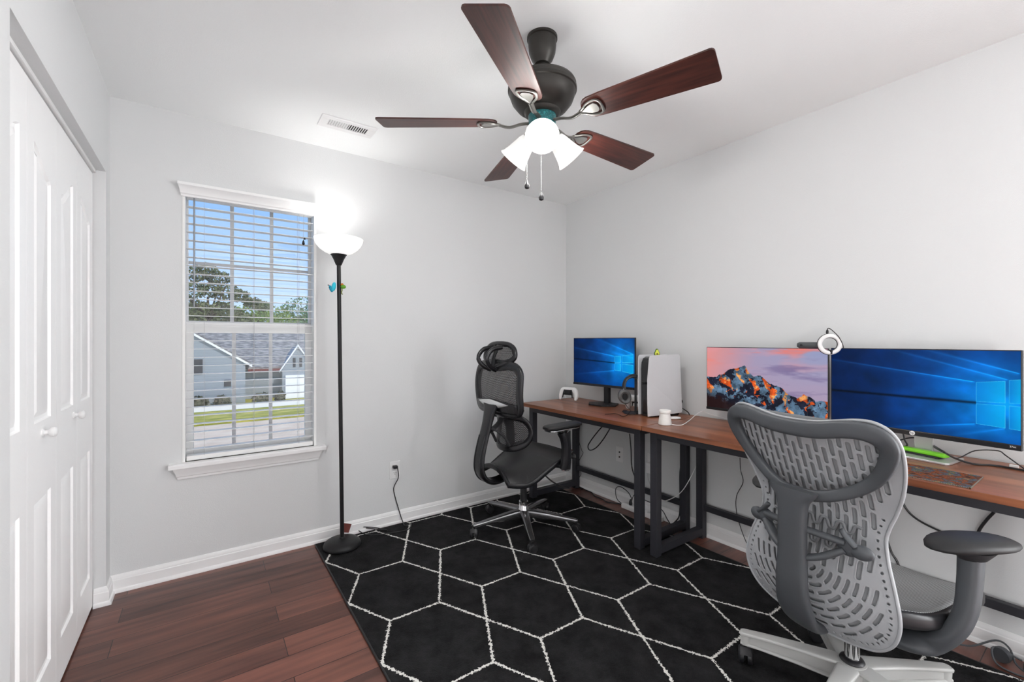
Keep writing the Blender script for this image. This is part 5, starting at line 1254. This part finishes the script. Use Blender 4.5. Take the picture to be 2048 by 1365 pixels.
# seat
def s2(u, v):
    w_ = smoothtab([(0, 0.19), (0.2, 0.228), (0.6, 0.24), (0.9, 0.235), (1, 0.21)])(u)
    z = smoothtab([(0, 0.470), (0.3, 0.452), (0.6, 0.458), (0.85, 0.462), (1.0, 0.440)])(u) - 0.016 * (1 - v * v) + 0.008 * v ** 4
    return (-0.170 + 0.435 * u, v * w_, z - 0.012)
m = M().grid(lambda a, b: s2(b, 2 * a - 1), 26, 26, uvfn=lambda a, b: (a * 0.48, b * 0.47))
MT['seatgrey'] = mat('seat_weave_grey', srgb(120, 122, 124), 0.6)
def weave():
    m_ = MT['seatgrey']; nt_ = m_.node_tree; b_ = nt_.nodes['Principled BSDF']; uv = nd(nt_, 'ShaderNodeUVMap'); sp_2 = nd(nt_, 'ShaderNodeSeparateXYZ'); nt_.links.new(uv.outputs[0], sp_2.inputs[0])
    f = mth(nt_, 'FRACT', mth(nt_, 'DIVIDE', sp_2.outputs['Y'], 0.0085)); g = mth(nt_, 'LESS_THAN', f, 0.45)
    mx_ = nd(nt_, 'ShaderNodeMix', data_type='RGBA'); nt_.links.new(g, mx_.inputs[0]); mx_.inputs[6].default_value = srgb(158, 160, 160); mx_.inputs[7].default_value = srgb(74, 76, 78)
    nt_.links.new(mx_.outputs[2], b_.inputs['Base Color'])
weave()
se = ob2('seat', m, 'seatgrey', smooth=80, solid=0.006)
per = [s2(0, v) for v in np.linspace(-1, 1, 9)] + [s2(u, 1) for u in np.linspace(0.08, 0.95, 14)] + [s2(1, v) for v in np.linspace(1, -1, 9)] + [s2(u, -1) for u in np.linspace(0.95, 0.08, 14)]
ob2('seat_rim', M().sweep([(p[0], p[1], p[2] - 0.022) for p in per], 0.015, 0.024, n=12, closed=True, sq=0.7), 'black', se, smooth=60)
m = M()
for u in (0.25, 0.5, 0.75): m.sweep([(s2(u, v)[0], s2(u, v)[1] * 0.95, s2(u, v)[2] - 0.034 - 0.02 * (1 - v * v)) for v in np.linspace(-1, 1, 13)], 0.030, 0.008, n=8)
m.sweep([(-0.16, 0, 0.372), (0.16, 0, 0.388)], 0.08, 0.018, n=12, sq=0.6)
ob2('seat_pan', m, 'blackmatte', se)

# ---- slotted back shell
half = [(0.0, 0.986), (0.06, 0.988), (0.115, 0.998), (0.165, 1.008), (0.205, 1.007), (0.236, 0.987), (0.252, 0.948), (0.251, 0.885), (0.236, 0.810), (0.212, 0.745), (0.194, 0.700), (0.186, 0.660), (0.194, 0.610), (0.215, 0.545), (0.230, 0.475), (0.228, 0.425), (0.208, 0.378), (0.168, 0.342), (0.11, 0.322), (0.05, 0.314), (0, 0.312)]
OUT = [(p.y, p.z) for p in curve([(0, a, b) for a, b in half] + [(0, -a, b) for a, b in reversed(half[1:-1])], 6, True)]
xc2 = smoothtab([(0.30, -0.185), (0.36, -0.222), (0.44, -0.240), (0.54, -0.232), (0.64, -0.205), (0.72, -0.205), (0.82, -0.240), (0.92, -0.278), (1.02, -0.312)])
def bx2(y, z): return xc2(z) + 0.55 * y * y
def sdf_poly(px, pz, poly):
    q = np.array(poly); a = q; b = np.roll(q, -1, 0); d = np.full(px.shape, 1e9); inside = np.zeros(px.shape, bool)
    for (ax_, az), (bx, bz) in zip(a, b):
        ex, ez = bx - ax_, bz - az; t = np.clip(((px - ax_) * ex + (pz - az) * ez) / (ex * ex + ez * ez + 1e-12), 0, 1)
        d = np.minimum(d, np.hypot(px - ax_ - t * ex, pz - az - t * ez))
        c_ = (az > pz) != (bz > pz)
        with np.errstate(divide='ignore', invalid='ignore'): inside ^= c_ & (px < (bx - ax_) * (pz - az) / (bz - az) + ax_)
    return np.where(inside, d, -d)          # positive inside
caps = []
ctr = (0.0, 0.545)
PT = 0.0226
for i in range(-11, 12):
    y = i * PT; off = 0.0295 if i % 2 else 0.0
    for j in range(10):
        z = 0.560 + off + j * 0.059
        caps.append(((y, z - 0.0195), (y, z + 0.0195), 0.0062))
for k in range(1, 11):
    r_ = PT * k; n_ = max(2, int(round(PI * r_ / 0.056))); dth = PI / n_
    for i in range(n_):
        th = PI + (i + 0.5) * dth; h_ = max(0.15 * dth, dth * 0.5 - 0.0100 / r_)
        seg_ = [(ctr[0] + r_ * math.cos(th + s * h_), 0.530 + r_ * math.sin(th + s * h_)) for s in (-1, -0.33, 0.33, 1)]
        for q in range(3): caps.append((seg_[q], seg_[q + 1], 0.0047))
ok_ = sdf_poly(np.array([[c[0][0], c[1][0]] for c in caps]), np.array([[c[0][1], c[1][1]] for c in caps]), OUT).min(1)
caps = [c for c, q in zip(caps, ok_) if q > 0.029]
cs_ = 0.0025
gx = np.arange(-0.262, 0.2621, cs_); gz = np.arange(0.300, 1.030, cs_)
X, Z = np.meshgrid(gx, gz)
so = sdf_poly(X, Z, OUT)
def field(X, Z, so):
    hole = np.full(X.shape, 1e9)
    for (a, b, r_) in caps:
        m_ = (X > min(a[0], b[0]) - 0.03) & (X < max(a[0], b[0]) + 0.03) & (Z > min(a[1], b[1]) - 0.03) & (Z < max(a[1], b[1]) + 0.03)
        if not m_.any(): continue
        ex, ez = b[0] - a[0], b[1] - a[1]; x, z = X[m_], Z[m_]
        t = np.clip(((x - a[0]) * ex + (z - a[1]) * ez) / (ex * ex + ez * ez + 1e-12), 0, 1)
        hole[m_] = np.minimum(hole[m_], np.hypot(x - a[0] - t * ex, z - a[1] - t * ez) - r_)
    return hole
hole = field(X, Z, so)
# row of round dots following the lower border
per_ = []; acc = 0.0
inn = []
for i in range(len(OUT)):
    (y0, z0_), (y1, z1_) = OUT[i], OUT[(i + 1) % len(OUT)]
    L_ = math.hypot(y1 - y0, z1_ - z0_)
    while acc < L_:
        t = acc / L_; y, z = y0 + (y1 - y0) * t, z0_ + (z1_ - z0_) * t; nx, nz = (z1_ - z0_) / L_, -(y1 - y0) / L_
        for s in (1, -1):
            yy, zz = y + nx * s * 0.019, z + nz * s * 0.019
            if sdf_poly(np.array([yy]), np.array([zz]), OUT)[0] > 0.015 and zz < 0.73: inn.append((yy, zz)); break
        acc += 0.0195
    acc -= L_
for (y, z) in inn:
    m_ = (np.abs(X - y) < 0.015) & (np.abs(Z - z) < 0.015)
    hole[m_] = np.minimum(hole[m_], np.hypot(X[m_] - y, Z[m_] - z) - 0.0036)
fld = np.minimum(so, hole)                # >0 = material
gy_, gx_ = np.gradient(fld, cs_)
gl = np.hypot(gx_, gy_) + 1e-9
near = np.abs(fld) < cs_ * 0.62
Xs = np.where(near, X - fld * gx_ / gl, X); Zs = np.where(near, Z - fld * gy_ / gl, Z)
val = np.where(near, 0, fld)
nz_, nx_ = X.shape
keep = (val[:-1, :-1] >= 0) & (val[1:, :-1] >= 0) & (val[:-1, 1:] >= 0) & (val[1:, 1:] >= 0) & ((val[:-1, :-1] + val[1:, :-1] + val[:-1, 1:] + val[1:, 1:]) > 0)
idx = -np.ones(X.shape, int); used = np.zeros(X.shape, bool)
for dz in (0, 1):
    for dx in (0, 1): used[dz:nz_ - 1 + dz, dx:nx_ - 1 + dx] |= keep
idx[used] = np.arange(used.sum())
rim = 0.0012 * np.exp(-(np.maximum(hole, 0) / 0.0032) ** 2)     # slots have softly raised lips
m = M()
m.v = [(bx2(y, z) - r_, y, z) for y, z, r_ in zip(Xs[used], Zs[used], rim[used])]
jj, ii = np.nonzero(keep)
m.f = [(idx[j, i], idx[j, i + 1], idx[j + 1, i + 1], idx[j + 1, i]) for j, i in zip(jj, ii)]
sh = ob2('back_shell', m, 'shell', smooth=60, solid=0.005)
edge = [Vector((bx2(y, z) - 0.001, y, z)) for y, z in OUT]
ob2('shell_edge', M().sweep(edge, 0.0045, 0.006, n=10, closed=True, up=(1, 0, 0)), 'shell', sh, smooth=60)
m = M()
def fabr(a, b):
    z = 0.325 + (1.000 - 0.325) * b; ys = [y for (y, zz) in OUT if abs(zz - z) < 0.02 and y > 0]; w_ = (max(ys) if ys else 0.2) - 0.012; y = (2 * a - 1) * w_
    return (bx2(y, z) + 0.0062, y, z)
m.grid(fabr, 20, 40)
ob2('back_fabric', m, mat('back_fabric_grey', srgb(150, 152, 154), 0.8), sh, smooth=80)
# ---- loop frame and spine
lpp = [(0, 0.755), (0.05, 0.758), (0.10, 0.774), (0.15, 0.803), (0.192, 0.842), (0.222, 0.890), (0.236, 0.935), (0.224, 0.966), (0.190, 0.981), (0.14, 0.979), (0.085, 0.967), (0.04, 0.962), (0, 0.961)]
lpp = lpp + [(-a, b) for a, b in reversed(lpp[1:-1])]
L3 = curve([(bx2(a, b) - 0.022 - (0.045 * max(0, (0.84 - b) / 0.085) * max(0, 1 - (a / 0.2) ** 2)), a, b) for a, b in lpp], 6, True)
wa = smoothtab([(0.70, 0.016), (0.76, 0.017), (0.83, 0.018), (0.90, 0.021), (0.96, 0.025), (1.0, 0.024)])
m = M().sweep(L3, [wa(p.z) for p in L3], [0.012] * len(L3), n=16, closed=True, up=(1, 0, 0), sq=0.65)
lf2 = ob2('back_frame', m, 'graphite', smooth=60)
spn = curve([(-0.308, 0, 0.772), (-0.310, 0, 0.735), (-0.311, 0, 0.660), (-0.312, 0, 0.56), (-0.314, 0, 0.48), (-0.300, 0, 0.405), (-0.262, 0, 0.350), (-0.20, 0, 0.322), (-0.10, 0, 0.325)], 6)
k = len(spn); wt = smoothtab([(0, 0.074), (0.06, 0.068), (0.13, 0.048), (0.25, 0.042), (0.5, 0.047), (0.65, 0.053), (0.78, 0.045), (0.9, 0.04), (1, 0.045)])
m = M().sweep(spn, [wt(i / (k - 1)) for i in range(k)], [0.018] * k, n=22, up=(1, 0, 0.0001), sq=0.6)
ob2('spine', m, 'graphite', smooth=60)
# ---- lumbar bar with a knob at each end
m = M()
for s in (-1, 1):
    m.sweep(curve([(-0.300, s * 0.02, 0.655), (-0.285, s * 0.07, 0.650), (-0.262, s * 0.12, 0.643)], 5), 0.014, 0.010, n=12)
    m.sweep(curve([(-0.305, s * 0.02, 0.565), (-0.288, s * 0.07, 0.585), (-0.262, s * 0.12, 0.622)], 5), 0.016, 0.010, n=12)
    m.ball((-0.258, s * 0.128, 0.632), (0.012, 0.030, 0.026), 18)
lb = ob2('lumbar_bar', m, 'graphite', smooth=60)
for s in (-1, 1):
    m = M().ball((-0.252, s * 0.160, 0.628), (0.016, 0.030, 0.021), 20, Matrix.Rotation(R(-s * 18), 4, 'Z')); m.sweep(curve([(-0.262, s * 0.150, 0.640), (-0.262, s * 0.125, 0.662), (-0.264, s * 0.112, 0.680)], 4), [0.010, 0.011, 0.012, 0.012, 0.012, 0.012, 0.011, 0.010, 0.006], [0.007] * 9, n=12)
    ob2('lumbar_knob', m, 'graphite', lb, smooth=60)
wv = []
for i in range(97):
    y = -0.132 + 0.264 * i / 96; z = 0.664 + 0.013 * math.tanh(2.2 * math.sin(y * 2 * PI / 0.045)) + 0.10 * y * y
    wv.append((bx2(y, z) - 0.007, y, z))
wv2 = [(bx2(y, z - 0.055) - 0.007, y, z - 0.055) for (_, y, z) in wv]
m = M().sweep(wv, 0.0045, 0.0035, n=8, up=(1, 0, 0)); m.sweep(wv2, 0.0045, 0.0035, n=8, up=(1, 0, 0))
ob2('lumbar_pad', m, mat('lumbar_pad_grey', srgb(120, 122, 125), 0.45), lb)
# ---- arms
for s in (-1, 1):
    pts = curve([(-0.045, s * 0.05, 0.320), (-0.04, s * 0.14, 0.322), (-0.025, s * 0.215, 0.345), (-0.010, s * 0.262, 0.400), (0.000, s * 0.285, 0.470), (0.004, s * 0.292, 0.55), (0.004 if s < 0 else 0.036, s * 0.295, 0.632)], 5)
    k = len(pts)
    m = M().sweep(pts, [0.034 - 0.004 * i / (k - 1) for i in range(k)], [0.018 + 0.008 * i / (k - 1) for i in range(k)], n=18, up=(0, s * 1.0, 0.6), sq=0.7)
    ar = ob2('arm_post', m, 'graphite', smooth=60)
    T = Matrix.Translation((0.000 if s < 0 else 0.040, s * 0.300, 0.655)) @ Matrix.Rotation(R(s * (24 if s < 0 else 8)), 4, 'Z')
    m = M().lathe([(0.028, -0.030), (0.042, -0.012), (0.048, -0.004)], T @ Matrix.Diagonal((1.25, 0.8, 1, 1)), 28)
    ob2('pad_bracket', m, 'blackmatte', ar, smooth=60)
    xs_ = np.linspace(-1, 1, 15)
    pw = [0.055 * max(0.05, 1 - abs(x) ** 2.4) ** 0.5 * (1.05 - 0.12 * x) for x in xs_]; ph = [0.019 * max(0.05, 1 - abs(x) ** 3.0) ** 0.5 for x in xs_]
    m = M().sweep([T @ Vector((0.122 * x, 0, 0.016 - 0.010 * max(0, -x) ** 2 - 0.004 * x * x)) for x in xs_], pw, ph, n=24, sq=0.85)
    ob2('arm_pad', m, 'darkpad', ar, smooth=80)

# ================================================================ CAMERA AND OUTPUT LOOK
cam = bpy.data.cameras.new('camera'); co = bpy.data.objects.new('camera', cam); C.objects.link(co)
co.location = (0, 0, HC); co.rotation_euler = (R(90), 0, -YAW)
cam.sensor_width = 36; cam.sensor_fit = 'HORIZONTAL'; cam.lens = F / 2048 * 36; cam.shift_y = (682.5 - CY) / 2048 * -1; cam.clip_start = 0.02; cam.clip_end = 400
bpy.context.scene.camera = co
sc = bpy.context.scene
sc.view_settings.view_transform = 'Standard'; sc.view_settings.look = 'None'; sc.view_settings.gamma = 1.0; sc.view_settings.use_curve_mapping = False
sc.view_settings.exposure = 0.0
sc.cycles.max_bounces = 14; sc.cycles.diffuse_bounces = 10; sc.cycles.transparent_max_bounces = 16
